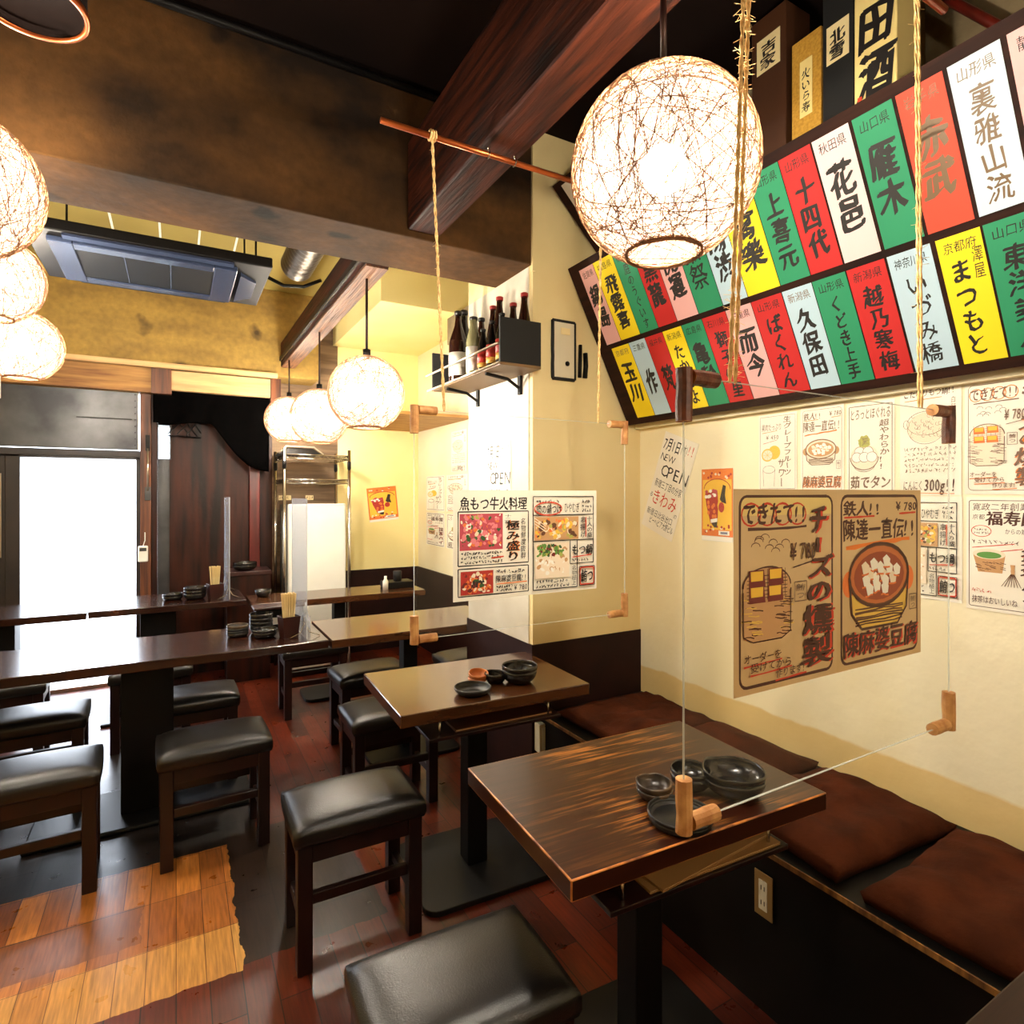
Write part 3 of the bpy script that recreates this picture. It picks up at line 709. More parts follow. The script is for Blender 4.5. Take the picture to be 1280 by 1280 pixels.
def poster_tongue(f):
    w, h = f.w, f.h
    f.frame(w * .05, h * .035, w * .95, h * .965, w * .014, m_ink_f)
    f.th('とろっとほぐれる', w * .07, h * .06, w * .93, h * .19, m_ink_f, .01); f.tv('超やわらか!!', w * .70, h * .2, w * .90, h * .74, m_ink_f, .02)
    f.ell(w * .38, h * .60, w * .3, h * .14, F['cream']); f.poly([(w * .09, h * .6), (w * .67, h * .6), (w * .58, h * .74), (w * .2, h * .74)], F['cream'])
    for a in ((.28, .54), (.46, .54), (.22, .6), (.38, .6), (.54, .6)): f.ell(w * a[0], h * a[1], w * .11, h * .055, F['white']); f.arc(w * a[0], h * a[1], w * .11, h * .055, 0, 2 * PI, w * .01, m_ink_f)
    f.ell(w * .38, h * .43, w * .13, h * .07, F['lime'], jit=.2)
    for i in range(16): f.line(w * f.r.uniform(.28, .48), h * f.r.uniform(.37, .48), w * f.r.uniform(.28, .48), h * f.r.uniform(.37, .48), w * .006, m_ink_f, 2)
    f.arc(w * .38, h * .6, w * .3, h * .14, 0, PI, w * .02, m_ink_f); f.arc(w * .38, h * .66, w * .24, h * .1, .2, PI - .2, w * .012, m_ink_f)
    f.th('茹でタン', w * .08, h * .80, w * .93, h * .95, m_ink_f, .03, .03)
def poster_hotpot(f):
    w, h = f.w, f.h
    f.th('こだわりもつ鍋!!', w * .06, h * .02, w * .92, h * .10, m_ink_b, .015); f.line(w * .08, h * .125, w * .7, h * .115, w * .012, m_orangemark)
    f.tv('白味噌', w * .84, h * .12, w * .92, h * .3, m_ink_f, 0)
    f.ell(w * .44, h * .38, w * .32, h * .14, F['cream'])
    f.arc(w * .44, h * .34, w * .32, h * .11, 0, 2 * PI, w * .008, m_ink_f, 22); f.arc(w * .44, h * .38, w * .31, h * .15, 0, PI, w * .008, m_ink_f, 18)
    f.arc(w * .11, h * .34, w * .05, h * .04, 0, 2 * PI, w * .008, m_ink_f)
    for i in range(40): x, y = f.r.uniform(.2, .68), f.r.uniform(.26, .46); f.arc(w * x, h * y, w * .03, h * .016, f.r.uniform(0, 3), f.r.uniform(3.2, 5), w * .006, m_ink_f, 5)
    f.scrib(w * .08, h * .55, w * .92, h * .80, 5, m_ink_f, w * .008)
    f.th('にんにく', w * .06, h * .86, w * .40, h * .96, m_ink_b, .0); f.th('300g!!', w * .42, h * .83, w * .95, h * .98, m_ink_b, .02); f.line(w * .08, h * .975, w * .9, h * .985, w * .01, m_orangemark)
def poster_matcha(f):
    w, h = f.w, f.h
    f.frame(w * .04, h * .03, w * .96, h * .97, w * .01, m_ink_b, w * .03)
    f.th('寛政二年創業', w * .08, h * .05, w * .8, h * .12, m_ink_b, .0); f.th('福寿園', w * .26, h * .12, w * .92, h * .25, m_ink_b, .03); f.th('京都', w * .08, h * .15, w * .25, h * .2, m_ink_b, 0); f.th('からの贈り物', w * .5, h * .27, w * .9, h * .32, m_ink_b, 0)
    f.arc(w * .2, h * .30, w * .13, h * .05, 0, 2 * PI, w * .01, m_redmark, 18); f.scrib(w * .1, h * .27, w * .3, h * .33, 2, m_ink_b, w * .006)
    f.scrib(w * .08, h * .37, w * .68, h * .42, 1, m_ink_b, w * .008); f.line(w * .08, h * .45, w * .62, h * .40, w * .012, m_redmark); f.line(w * .45, h * .47, w * .72, h * .44, w * .012, m_redmark)
    f.poly([(w * .09, h * .5), (w * .51, h * .5), (w * .47, h * .66), (w * .16, h * .66)], F['tan']); f.ell(w * .3, h * .5, w * .21, h * .045, F['cream']); f.ell(w * .3, h * .51, w * .16, h * .03, m_greenmark)
    for i in range(20): x = f.r.uniform(.12, .45); y = f.r.uniform(.56, .65); f.line(w * x, h * y, w * (x + .07), h * (y + .01), w * .008, F['brown'], 2)
    for i in range(7): f.line(w * .60, h * .64, w * (.46 + .04 * i), h * .77, w * .008, F['brown'], 3)
    f.line(w * .6, h * .58, w * .6, h * .66, w * .05, F['tan'])
    for dx, mm in ((w * .014, m_redmark), (0, m_ink_b)): f.tv('抹茶ハイ', w * .70 + dx, h * .42, w * .93 + dx, h * .93, mm, .03, .03)
    f.scrib(w * .08, h * .80, w * .36, h * .85, 1, m_redmark, w * .008); f.th('抹茶はおいしいね', w * .08, h * .87, w * .66, h * .94, m_ink_b, 0)
def menu_left(f, x, y, w, h):
    f.th('魚もつ牛火料理', x + w * .02, y + h * .02, x + w * .98, y + h * .16, m_ink, .025, .03)
    f.frame(x, y + h * .17, x + w, y + h * .70, w * .014, m_ink); f.frame(x, y + h * .73, x + w, y + h, w * .014, m_ink)
    f.food(x + w * .02, y + h * .19, x + w * .62, y + h * .55, [F['pink'], F['pink'], F['dpink'], F['cream'], F['dgreen'], F['orange'], F['white'], F['dpink']], F['dpink'], 150, (w * .018, w * .045))
    f.food(x + w * .05, y + h * .19, x + w * .35, y + h * .25, [F['green'], F['pink'], F['lime']], None, 14, (w * .015, w * .03))
    f.scrib(x + w * .03, y + h * .56, x + w * .62, y + h * .69, 3, m_ink, w * .01); f.line(x + w * .45, y + h * .635, x + w * .63, y + h * .625, w * .016, m_redmark)
    f.tv('十二種', x + w * .64, y + h * .2, x + w * .74, y + h * .3, m_ink, 0)
    f.tv('極み盛り', x + w * .66 + w * .01, y + h * .26, x + w * .86 + w * .01, y + h * .68, m_orangemark, .03, .03); f.tv('極み盛り', x + w * .66, y + h * .26, x + w * .86, y + h * .68, m_ink, .03, .03)
    f.tv('名物鮮度抜群', x + w * .88, y + h * .24, x + w * .96, y + h * .66, m_ink, 0)
    f.food(x + w * .03, y + h * .755, x + w * .48, y + h * .985, [F['red'], F['orange'], F['cream'], F['orange'], F['dred']], F['red'], 80, (w * .018, w * .04))
    f.food(x + w * .16, y + h * .82, x + w * .36, y + h * .93, [F['dark'], F['dgreen'], F['dark']], None, 22, (w * .015, w * .035))
    f.scrib(x + w * .52, y + h * .75, x + w * .95, y + h * .81, 1, m_ink, w * .01); f.th('陳麻婆豆腐!!', x + w * .51, y + h * .81, x + w * .98, y + h * .89, m_ink, .01); f.line(x + w * .52, y + h * .90, x + w * .97, y + h * .895, w * .012, m_orangemark)
    f.scrib(x + w * .52, y + h * .91, x + w * .76, y + h * .985, 2, m_ink, w * .01); f.th('¥780', x + w * .78, y + h * .91, x + w * .98, y + h * .985, m_ink, .0)
def menu_right(f, x, y, w, h):
    f.frame(x, y, x + w, y + h * .2, w * .012, m_ink); f.frame(x, y + h * .2, x + w, y + h * .48, w * .012, m_ink); f.frame(x, y + h * .48, x + w * .72, y + h, w * .012, m_ink); f.frame(x + w * .6, y + h * .48, x + w, y + h * .74, w * .012, m_ink)
    f.scrib(x + w * .05, y + h * .03, x + w * .45, y + h * .08, 1, m_ink, w * .01); f.th('肉の鍋つけ', x + w * .05, y + h * .08, x + w * .46, y + h * .19, m_ink, .01); f.arc(x + w * .24, y + h * .13, w * .22, h * .07, 0, 2 * PI, w * .016, m_redmark, 20)
    f.th('ひやむぎ', x + w * .5, y + h * .06, x + w * .76, y + h * .18, m_ink, 0); f.scrib(x + w * .8, y + h * .03, x + w * .97, y + h * .18, 3, m_ink, w * .01)
    f.food(x + w * .02, y + h * .22, x + w * .74, y + h * .47, [F['yellow'], F['lime'], F['cream'], F['tan'], F['gold'], F['orange'], F['brown']], F['tan'], 100, (w * .025, w * .055))
    for i in range(3): f.line(x + w * .02, y + h * (.23 + .03 * i), x + w * .2, y + h * (.32 + .03 * i), w * .012, F['cream'])
    f.tv('串揚げ', x + w * .77, y + h * .22, x + w * .86, y + h * .46, m_ink, .01); f.tv('十人の盛', x + w * .88, y + h * .22, x + w * .98, y + h * .46, m_ink, .01); f.line(x + w * .865, y + h * .23, x + w * .865, y + h * .45, w * .014, m_redmark)
    f.food(x + w * .02, y + h * .50, x + w * .58, y + h * .88, [F['white'], F['cream'], F['white'], F['tan'], F['cream']], F['cream'], 70, (w * .02, w * .05))
    f.food(x + w * .04, y + h * .50, x + w * .5, y + h * .66, [F['green'], F['dgreen'], F['green'], F['dred'], F['lime']], None, 60, (w * .02, w * .045))
    f.th('もつ鍋', x + w * .62, y + h * .53, x + w * .98, y + h * .65, m_ink, .03); f.line(x + w * .63, y + h * .67, x + w * .96, y + h * .65, w * .016, m_redmark); f.scrib(x + w * .62, y + h * .68, x + w * .9, y + h * .73, 1, m_ink, w * .008)
    f.scrib(x + w * .04, y + h * .89, x + w * .58, y + h * .99, 2, m_ink, w * .01); f.tv('名物極上', x + w * .62, y + h * .76, x + w * .7, y + h * .98, m_ink, 0)
    f.frame(x + w * .76, y + h * .79, x + w, y + h * .98, w * .02, m_redmark, w * .03); f.frame(x + w * .75, y + h * .78, x + w * 1.01, y + h * .99, w * .012, m_ink); f.th('鮪つ', x + w * .77, y + h * .81, x + w * .99, y + h * .96, m_ink, .03)
def poster_beer(f):
    w, h = f.w, f.h
    f.rect(0, 0, w, h * .93, F['orange']); f.rect(w * .04, h * .13, w * .96, h * .84, F['gold'])
    f.rect(0, h * .02, w, h * .15, m_orangemark); f.arc(w * .5, h * .28, w * .42, h * .14, PI, 2 * PI, w * .02, F['red'])
    for i in range(26): f.ell(w * f.r.uniform(.06, .94), h * f.r.choice((f.r.uniform(.04, .13), f.r.uniform(.76, .9))), w * .035, h * .018, F['red'] if i % 3 else F['cream'], 8)
    f.poly([(w * .12, h * .34), (w * .52, h * .30), (w * .55, h * .5), (w * .52, h * .74), (w * .3, h * .76), (w * .16, h * .5)], F['red'])
    for i in range(14): f.ell(w * f.r.uniform(.14, .5), h * f.r.uniform(.30, .40), w * .05, h * .025, F['white'] if i % 2 else F['dpink'], 9)
    for i in range(8): f.ell(w * f.r.uniform(.22, .46), h * f.r.uniform(.45, .66), w * .045, h * .03, F['orange'], 8)
    f.poly([(w * .30, h * .70), (w * .52, h * .68), (w * .52, h * .73), (w * .31, h * .75)], F['white']); f.poly([(w * .33, h * .75), (w * .52, h * .73), (w * .5, h * .81), (w * .42, h * .81)], F['dark'])
    f.poly([(w * .70, h * .22), (w * .79, h * .24), (w * .76, h * .36), (w * .8, h * .48), (w * .66, h * .46), (w * .6, h * .42)], F['dark'])
    f.poly([(w * .55, h * .44), (w * .8, h * .48), (w * .72, h * .66), (w * .58, h * .60), (w * .52, h * .5)], F['gold']); f.ell(w * .65, h * .53, w * .09, h * .07, F['red'])
    f.rect(w * .56, h * .85, w * .9, h * .91, F['white']); f.rect(w * .62, h * .865, w * .84, h * .895, F['grey']); f.rect(w * .02, h * .94, w * .98, h * .99, F['white'])
def poster_open(f):
    w, h = f.w, f.h
    f.th('7月1日', w * .05, h * .04, w * .56, h * .18, m_ink, .02); f.th('(木)', w * .58, h * .05, w * .78, h * .15, m_ink, 0); f.th('!!', w * .78, h * .02, w * .98, h * .16, m_redmark, .01)
    f.th('NEW', w * .05, h * .19, w * .40, h * .29, m_ink, 0); f.th('OPEN', w * .16, h * .28, w * .94, h * .45, m_ink, .0)
    f.th('新宿三丁目の分家', w * .08, h * .47, w * .92, h * .56, m_ink, 0); f.th('きわみ', w * .1, h * .57, w * .88, h * .74, m_redmark, .0); f.th('の', w * .86, h * .72, w * .96, h * .78, m_ink, 0); f.th('る', w * .02, h * .62, w * .12, h * .68, m_ink, 0)
    f.th('新宿日比谷出口', w * .06, h * .78, w * .88, h * .86, m_ink, 0); f.th('ビーヘビア大野ビル', w * .2, h * .86, w * .96, h * .94, m_ink, 0)

# ------------------------------------------------------------------ furniture
m_gold_edge = M('rubbed_golden_edge', (196, 120, 50), (96, 48, 20), nscale=16, ramp=(.4, .6), rough=.4)
# tables: square top on one column with a flat foot plate, shelf hung on rods under the top
def table(label, loc, rz, w, d, mtop, plate=(.52, .44), shelf=True, z=.71, col=.08, group=None, shelf_y=None, worn=None):
    t = thing('dining_table', label, 'table', loc, rz, group)
    tp = MB().box(-w / 2, -d / 2, z - .042, w / 2, d / 2, z).build('tabletop', mtop, t, bevel=.003)
    if worn: tp.data.materials.append(worn); tp.modifiers['b'].material = 1
    MB().box(-col / 2, -col / 2, .02, col / 2, col / 2, z - .042).build('pedestal', m_black, t, bevel=.004)
    rr = .05; pw, pd = plate
    pts = []
    for cx, cy, a in ((pw / 2 - rr, pd / 2 - rr, 0), (-pw / 2 + rr, pd / 2 - rr, PI / 2), (-pw / 2 + rr, -pd / 2 + rr, PI), (pw / 2 - rr, -pd / 2 + rr, 1.5 * PI)):
        pts += [(cx + rr * math.cos(a + k * PI / 8), cy + rr * math.sin(a + k * PI / 8)) for k in range(5)]
    MB().prism(pts, 0, .02).build('base_plate', m_plate_black, t, bevel=.003)
    if shelf:
        y0 = -d / 2 + .015
        MB().box(-w * .36, y0, z - .112, w * .34, d / 2 - .08, z - .100).build('under_shelf', m_stoolwood, t, bevel=.002)
        for x in (-w * .3, w * .28):
            for y in (y0 + .02, d / 2 - .1): MB().tube([(x, y, z - .118), (x, y, z - .042)], .004, 6).build('hanging_rod', m_chrome, t, smooth=True)
    return t
T_front = table('square dark table with worn golden streaks holding black dishes, nearest to the wall posters', (1.0, 1.12, 0), math.radians(-3), .715, .50, m_top_worn, worn=m_gold_edge)
T_mid = table('brown glossy square table against the plaster column holding small bowls', (.995, 2.05, 0), math.radians(-2.5), .725, .505, m_top_mid)
T_near = table('dark table of which only one corner shows at the lower right edge', (1.0, .13, 0), 0, .74, .52, m_top_corner)
T_3 = table('long glossy table behind the column, end to end with the near counter', (1.13, 3.165, 0), 0, .95, .50, m_top_mid, shelf=False, plate=(.5, .36))
T_4 = table('far glossy table in front of the wire rack and white refrigerator', (1.015, 4.31, 0), 0, 1.18, .38, m_top_mid, shelf=False, plate=(.5, .3))

def counter(name, label, x0, x1, y0, y1, px, z=.72, ph=.42):
    t = thing(name, label, 'table', ((x0 + x1) / 2, (y0 + y1) / 2, 0)); cx = (x0 + x1) / 2; cy = (y0 + y1) / 2
    MB().box(x0 - cx, y0 - cy, z - .04, x1 - cx, y1 - cy, z).build('tabletop', m_top_dark, t, bevel=.004)
    for p in px:
        MB().box(p - .10 - cx, -.07, .02, p + .10 - cx, .07, z - .04).build('pedestal', m_black, t, bevel=.004)
        MB().box(p - ph - cx, -.2, 0, p + ph - cx, .2, .02).build('base_plate', m_plate_black, t, bevel=.008)
    return t
counter('long_table', 'long dark wood table in front holding chopsticks and stacked plates, lit by the doorway', -1.42, .635, 2.895, 3.40, (-.11, -1.06))
counter('long_table', 'dark table farther back at the doorway holding the second chopstick holder', -.452, .405, 4.27, 4.79, (-.10,), ph=.3)
counter('long_table', 'leftmost far table in front of the dark glass door, butted against its neighbour', -1.5, -.458, 4.25, 4.77, (-.92,), ph=.3)

# stools
def stool(label, loc, rz):
    t = thing('stool', label, 'stool', loc, rz, 'low leather stools')
    w, d, zt = .40, .285, .45
    # padded seat: rounded slab, swelling in the middle
    mb = MB(); nx, ny = 16, 12
    vs = []; fs = []
    for j in range(ny + 1):
        for i in range(nx + 1):
            u, v = i / nx * 2 - 1, j / ny * 2 - 1
            e = max(abs(u) ** 7, abs(v) ** 7)
            rx = w / 2 + .004 * (1 - v * v); ry = d / 2 + .004 * (1 - u * u)
            vs.append((u * rx, v * ry, zt - .006 + .012 * (1 - u * u) * (1 - v * v) ** .5 - .017 * e))
    n0 = len(vs)
    for j in range(ny):
        for i in range(nx):
            a = j * (nx + 1) + i; fs.append((a, a + 1, a + nx + 2, a + nx + 1))
    rim = [i for i in range(nx + 1)] + [(j + 1) * (nx + 1) - 1 for j in range(1, ny + 1)] + [ny * (nx + 1) + i for i in range(nx - 1, -1, -1)] + [j * (nx + 1) for j in range(ny - 1, 0, -1)]
    prev = rim
    for (k, dz) in ((1.012, -.012), (1.012, -.034), (.985, -.048)):
        base = len(vs)
        for q in rim:
            x, y, z = vs[q]; vs.append((x * k, y * k, zt - .023 + dz))
        cur = list(range(base, base + len(rim)))
        for a in range(len(rim)):
            b_ = (a + 1) % len(rim); fs.append((prev[b_], prev[a], cur[a], cur[b_]))
        prev = cur
    fs.append(tuple(prev[::-1]))
    mb.add(vs, fs); mb.build('cushion', m_leather, t, smooth=True)
    zl = zt - .071; lw = .044; ox, oy = w / 2 - .008, d / 2 - .008
    MB().box(-ox + lw, -oy + .004, zl - .055, ox - lw, -oy + .024, zl).box(-ox + lw, oy - .024, zl - .055, ox - lw, oy - .004, zl).box(-ox + .004, -oy + lw, zl - .055, -ox + .024, oy - lw, zl).box(ox - .024, -oy + lw, zl - .055, ox - .004, oy - lw, zl).build('apron', m_stoolwood, t, bevel=.002)
    for sx in (-1, 1):
        for sy in (-1, 1):
            x0, y0 = sx * ox, sy * oy
            l = MB().mat(m_stoolwood).box(min(x0, x0 - sx * lw), min(y0, y0 - sy * lw), 0, max(x0, x0 - sx * lw), max(y0, y0 - sy * lw), zl)
            l.build('leg', None, t, bevel=.003)
    for sy in (-1, 1):
        MB().box(-ox + lw, sy * (oy - .022) - .011, .195, ox - lw, sy * (oy - .022) + .011, .228).build('stretcher', m_stoolwood, t, bevel=.003)
    for sx in (-1, 1):
        MB().box(sx * (ox - .022) - .011, -oy + lw, .12, sx * (ox - .022) + .011, oy - lw, .152).build('stretcher', m_stoolwood, t, bevel=.003)
    return t
st0 = stool('black leather stool at the lower edge of the picture, nearest to the camera', (.505, 1.105, 0), math.radians(-2))
for x, y, rz, lab in (
    (.503, 1.945, -1, 'black stool with a bright sheen beside the left edge of the worn front table'),
    (.86, 2.675, 0, 'black stool tucked half under the far left edge of the middle table'),
    (.955, 3.315, 2, 'black stool in the aisle below the long table behind the column'),
    (1.58, 3.29, 0, 'black stool by the column foot, mostly hidden, with a lit beige top'),
    (.135, 2.70, 2, 'dark stool in front of the near long table beside its black pedestal'),
    (-.445, 2.69, 3, 'dark stool at the left edge of the picture in front of the near long table'),
    (-.555, 3.36, 2, 'dark stool on the far side of the near long table, left of the pedestal'),
    (.07, 3.33, 1, 'dark stool behind the near long table, right of the pedestal'),
    (.78, 4.04, 0, 'dark stool pushed under the near side of the far glossy table'),
    (-.12, 3.99, 0, 'dark stool standing in the doorway glare at the near side of the far table'),
    (-.80, 4.02, 2, 'leftmost dark stool standing in the doorway glare at the far tables')):
    dup(st0, (x, y, 0), math.radians(rz), lab)

# ------------------------------------------------------------------ bench with cushions
bn = thing('wall_bench', 'low black bench built along the posters wall with a worn front edge', 'bench', (1.695, .45, 0))
MB().box(-.295, -1.6, 0, .295, 1.765, .435).build('carcass', m_bench, bn)
MB().box(-.300, -1.6, .435, .295, 1.765, .45).build('seat_board', m_bench, bn, bevel=.002)
MB().box(-.3035, -1.6, .437, -.2995, 1.765, .451).build('edge_strip', m_edge_gold, bn)
def cushion(label, cx, cy, w, d, rz, z0, tilt=(0, 0), seed=1, th=.055):
    rr = random.Random(seed); n = 28; vs = []; fs = []
    def top(u, v):
        e = (1 - abs(u) ** 5) * (1 - abs(v) ** 5)
        q = mnoise.noise_vector(Vector((u * 1.3 + seed, v * 1.3, seed))); wv = mnoise.noise(Vector((u * 1.1 + v * 2.8 + q.x * 1.2, v * .7 - u * .8 + q.y, seed * 3.1)))
        wv2 = mnoise.noise(Vector((u * 5 - v * 2, v * 1.6 + u * .9, seed * 5.7)))
        return th * (.42 + .58 * e ** .6) + .015 * wv * (e ** .3) + .007 * wv2
    for s_ in (1, 0):
        for j in range(n + 1):
            for i in range(n + 1):
                u, v = i / n * 2 - 1, j / n * 2 - 1
                bx = (1 - .05 * (v * v)) if True else 1; by = 1 - .05 * (u * u)
                k = mnoise.noise(Vector((u * 2 + seed, v * 2, 4.2))) * .008
                x, y = u * w / 2 * (1.03 - .06 * (1 - v * v) * .5) + k, v * d / 2 * (1.03 - .06 * (1 - u * u) * .5) + k
                z = top(u, v) if s_ else .001
                if not s_: x *= .97; y *= .97
                vs.append((x, y, z + max(0, tilt[0] * u + tilt[1] * v + abs(tilt[0]) + abs(tilt[1]))))
    N1 = (n + 1) ** 2
    for j in range(n):
        for i in range(n):
            a = j * (n + 1) + i; fs.append((a, a + 1, a + n + 2, a + n + 1)); fs.append((N1 + a, N1 + a + n + 1, N1 + a + n + 2, N1 + a + 1))
    rim = [i for i in range(n + 1)] + [(j + 1) * (n + 1) - 1 for j in range(1, n + 1)] + [n * (n + 1) + i for i in range(n - 1, -1, -1)] + [j * (n + 1) for j in range(n - 1, 0, -1)]
    for a in range(len(rim)):
        b_ = (a + 1) % len(rim); fs.append((rim[b_], rim[a], N1 + rim[a], N1 + rim[b_]))
    o = MB().add(vs, fs).build('seat_cushion', m_cushion, loc=(cx, cy, z0), rz=rz, smooth=True)
    return tag(o, label, 'cushion', 'brown cushions along the bench')
cushion('brown cushion nearest to the camera on the black bench, at the right edge', 1.675, .595, .50, .44, math.radians(3), .4505, seed=3, th=.065)
cushion('brown cushion on the bench between the near one and the worn front table', 1.685, 1.05, .50, .385, math.radians(-4), .4505, seed=8, th=.065)
cushion('brown cushion on the bench behind the worn front table', 1.70, 1.485, .50, .43, math.radians(2), .4505, seed=13, th=.055)
cushion('brown cushion on the bench in the corner by the column', 1.70, 1.935, .50, .41, 0, .4505, seed=21, th=.05)

# outlets
ot = thing('wall_outlet', 'brass framed double power outlet on the front of the black bench', 'outlet', (1.3948, 1.063, .325))
MB().box(-.004, -.028, -.06, 0, .028, .06).build('cover_plate', m_outlet, ot, bevel=.001)
soc = MB().box(-.006, -.013, -.040, -.004, .013, .040).build('socket', m_ivory, ot, bevel=.0005)
sl = MB()
for z in (-.02, .02):
    for y in (-.005, .005): sl.box(-.0066, y - .001, z - .006, -.0059, y + .001, z + .006)
sl.build('slots', m_blackmatte, soc)
wb = thing('junction_box', 'ivory switch box on the brown dado below the middle table', 'box', (1.20, 2.218, .285))
MB().box(.0, -.045, 0, .065, 0, .125).build('body', m_ivory, wb, bevel=.003)
MB().box(.01, -.0465, .015, .055, -.0445, .11).build('cover', m_white, wb)
wb.location = (1.372, 2.217, .50 - .21)

# ------------------------------------------------------------------ signboard with paper strips
BA = Vector((1.895, 2.215, 1.772)); BT = Vector((1.560, 2.215, 2.425))
BV = (BT - BA).normalized(); BL = (BT - BA).length; BN = Vector((0, -1, 0)).cross(BV)
sb = MB().mat(m_board)
def bp_(u, w, z): return BA + Vector((0, -1, 0)) * u + BV * w + BN * z
q = [(0, -.025), (2.75, -.025), (2.75, .754), (0, .754)]
sb.hexa([bp_(u, w, -.028) for u, w in q], [bp_(u, w, 0) for u, w in q])
c0 = bp_(1.3, .37, -.014); sb.v = [p - c0 for p in sb.v]
bo = tag(sb.build('sign_board', loc=c0), 'long dark wooden board tilting out from the posters wall covered in coloured paper strips', 'sign')
COLS = dict(p=(m_pnk, 'pink'), w=(m_pkw, 'pale pink'), y=(m_yel, 'yellow'), g=(m_grn, 'green'), r=(m_red, 'red'), b=(m_blu, 'pale blue'), o=(M('vermilion_paper', (206, 66, 40), rough=.7), 'vermilion'), i=(m_wht, 'ice white'))
row1 = [(.066, .163, 'p', '佐賀県', '鍋島'), (.166, .288, 'y', '福島県', '飛露喜'), (.291, .398, 'g', '福岡県', '庭のうぐいす'), (.401, .503, 'r', '福井県', '黒龍'), (.506, .613, 'p', '静岡県', '開運'), (.616, .728, 'g', '山口県', '獺祭'), (.731, .835, 'b', '岡山県', '陽渋'), (.838, .962, 'y', '福島県', '寫樂'),
        (.965, 1.068, 'g', '山形県', '上喜元'), (1.071, 1.172, 'r', '山形県', '十四代'), (1.178, 1.282, 'w', '秋田県', '花邑'), (1.292, 1.393, 'g', '山口県', '雁木'), (1.402, 1.506, 'o', '岩手県', '赤武'), (1.516, 1.618, 'i', '山形県', '裏雅山流'), (1.630, 1.735, 'p', '静岡県', '杉錦')]
row2 = [(.085, .200, 'y', '京都府', '玉川'), (.203, .303, 'b', '三重県', '作'), (.306, .408, 'r', '福井県', '梵'), (.411, .512, 'y', '新潟県', 'たかちよ'), (.515, .617, 'g', '広島県', '亀齢'), (.620, .728, 'r', '石川県', '獅子の里'), (.731, .838, 'p', '三重県', '而今'), (.841, .957, 'r', '山形県', 'ばくれん'),
        (.961, 1.064, 'b', '新潟県', '久保田'), (1.067, 1.172, 'g', '山形県', 'くどき上手'), (1.176, 1.284, 'r', '新潟県', '越乃寒梅'), (1.291, 1.400, 'b', '神奈川県', 'いづみ橋'), (1.413, 1.512, 'y', '京都府', 'まつもと'), (1.518, 1.625, 'g', '山口県', '東洋美人'), (1.630, 1.735, 'r', '秋田県', '天の戸')]
posn = ['first', 'second', 'third', 'fourth', 'fifth', 'sixth', 'seventh', 'eighth', 'ninth', 'tenth', 'eleventh', 'twelfth', 'thirteenth', 'fourteenth', 'fifteenth']
for ri, (row, w0, w1) in enumerate(((row1, .372, .722), (row2, .006, .350))):
    for k, (u0, u1, c, pref, nm) in enumerate(row):
        f = Flat(bp_(u0, w1, .0006), (0, -1, 0), BV, u1 - u0, w1 - w0, COLS[c][0], th=.0006)
        ww, hh = f.w, f.h
        ink = m_ink_gold if nm in ('赤武', '裏雅山流') else m_ink
        pi = m_ink_f if nm in ('久保田', '玉川') else (m_ink_gold if ink is m_ink_gold else m_ink)
        thin = nm in ('いづみ橋', '庭のうぐいす', '裏雅山流', '獺祭')
        f.th(pref, ww * .12, hh * .04, ww * .88, hh * .13, pi, 0, .02)
        n = len(nm); b_ = .012 if thin else (.045 if n <= 3 else .03)
        cw = {1: .62, 2: .72, 3: .62, 4: .52, 5: .40, 6: .34}[n]
        y0 = {1: .38, 2: .22, 3: .20, 4: .18, 5: .17, 6: .17}[n]; y1 = {1: .72, 2: .78, 3: .88, 4: .95, 5: .97, 6: .97}[n]
        cx = .5
        if nm == 'まつもと':
            cx = .42; f.tv('澤屋', ww * .70, hh * .12, ww * .95, hh * .36, m_ink, 0)
        f.tv(nm, ww * (cx - cw / 2), hh * y0, ww * (cx + cw / 2), hh * y1, ink, b_, .04)
        f.done('paper_strip', '%s paper strip, %s from the left in the %s row of the board' % (COLS[c][1], posn[k], ('upper', 'lower')[ri]), 'sign', 'paper strips on the tilted board')
# second, higher board behind the big lamp
B2A = Vector((1.72, 2.205, 2.53)); B2T = Vector((1.46, 2.205, 2.79)); v2 = (B2T - B2A).normalized(); n2 = Vector((0, -1, 0)).cross(v2)
mb = MB().mat(m_board); L2 = (B2T - B2A).length
q = [(0, 0), (.62, 0), (.62, L2), (0, L2)]
mb.hexa([B2A + Vector((0, -u, 0)) + v2 * w - n2 * .02 for u, w in q], [B2A + Vector((0, -u, 0)) + v2 * w for u, w in q])
c0 = B2A.copy(); mb.v = [p - c0 for p in mb.v]
tag(mb.build('sign_board', loc=c0), 'smaller dark board above the strips, half hidden behind the big woven lamp', 'sign')
f = Flat(B2T + Vector((0, -.05, 0)) - v2 * .02 + n2 * .001, (0, -1, 0), v2, .36, L2 - .05, m_paper)
f.tv('銘酒', f.w * .1, f.h * .2, f.w * .35, f.h * .95, m_ink_f, 0); f.tv('各種', f.w * .5, f.h * .2, f.w * .8, f.h * .95, m_ink_f, 0)
f.done('poster', 'white paper on the smaller dark board behind the big woven lamp', 'poster')

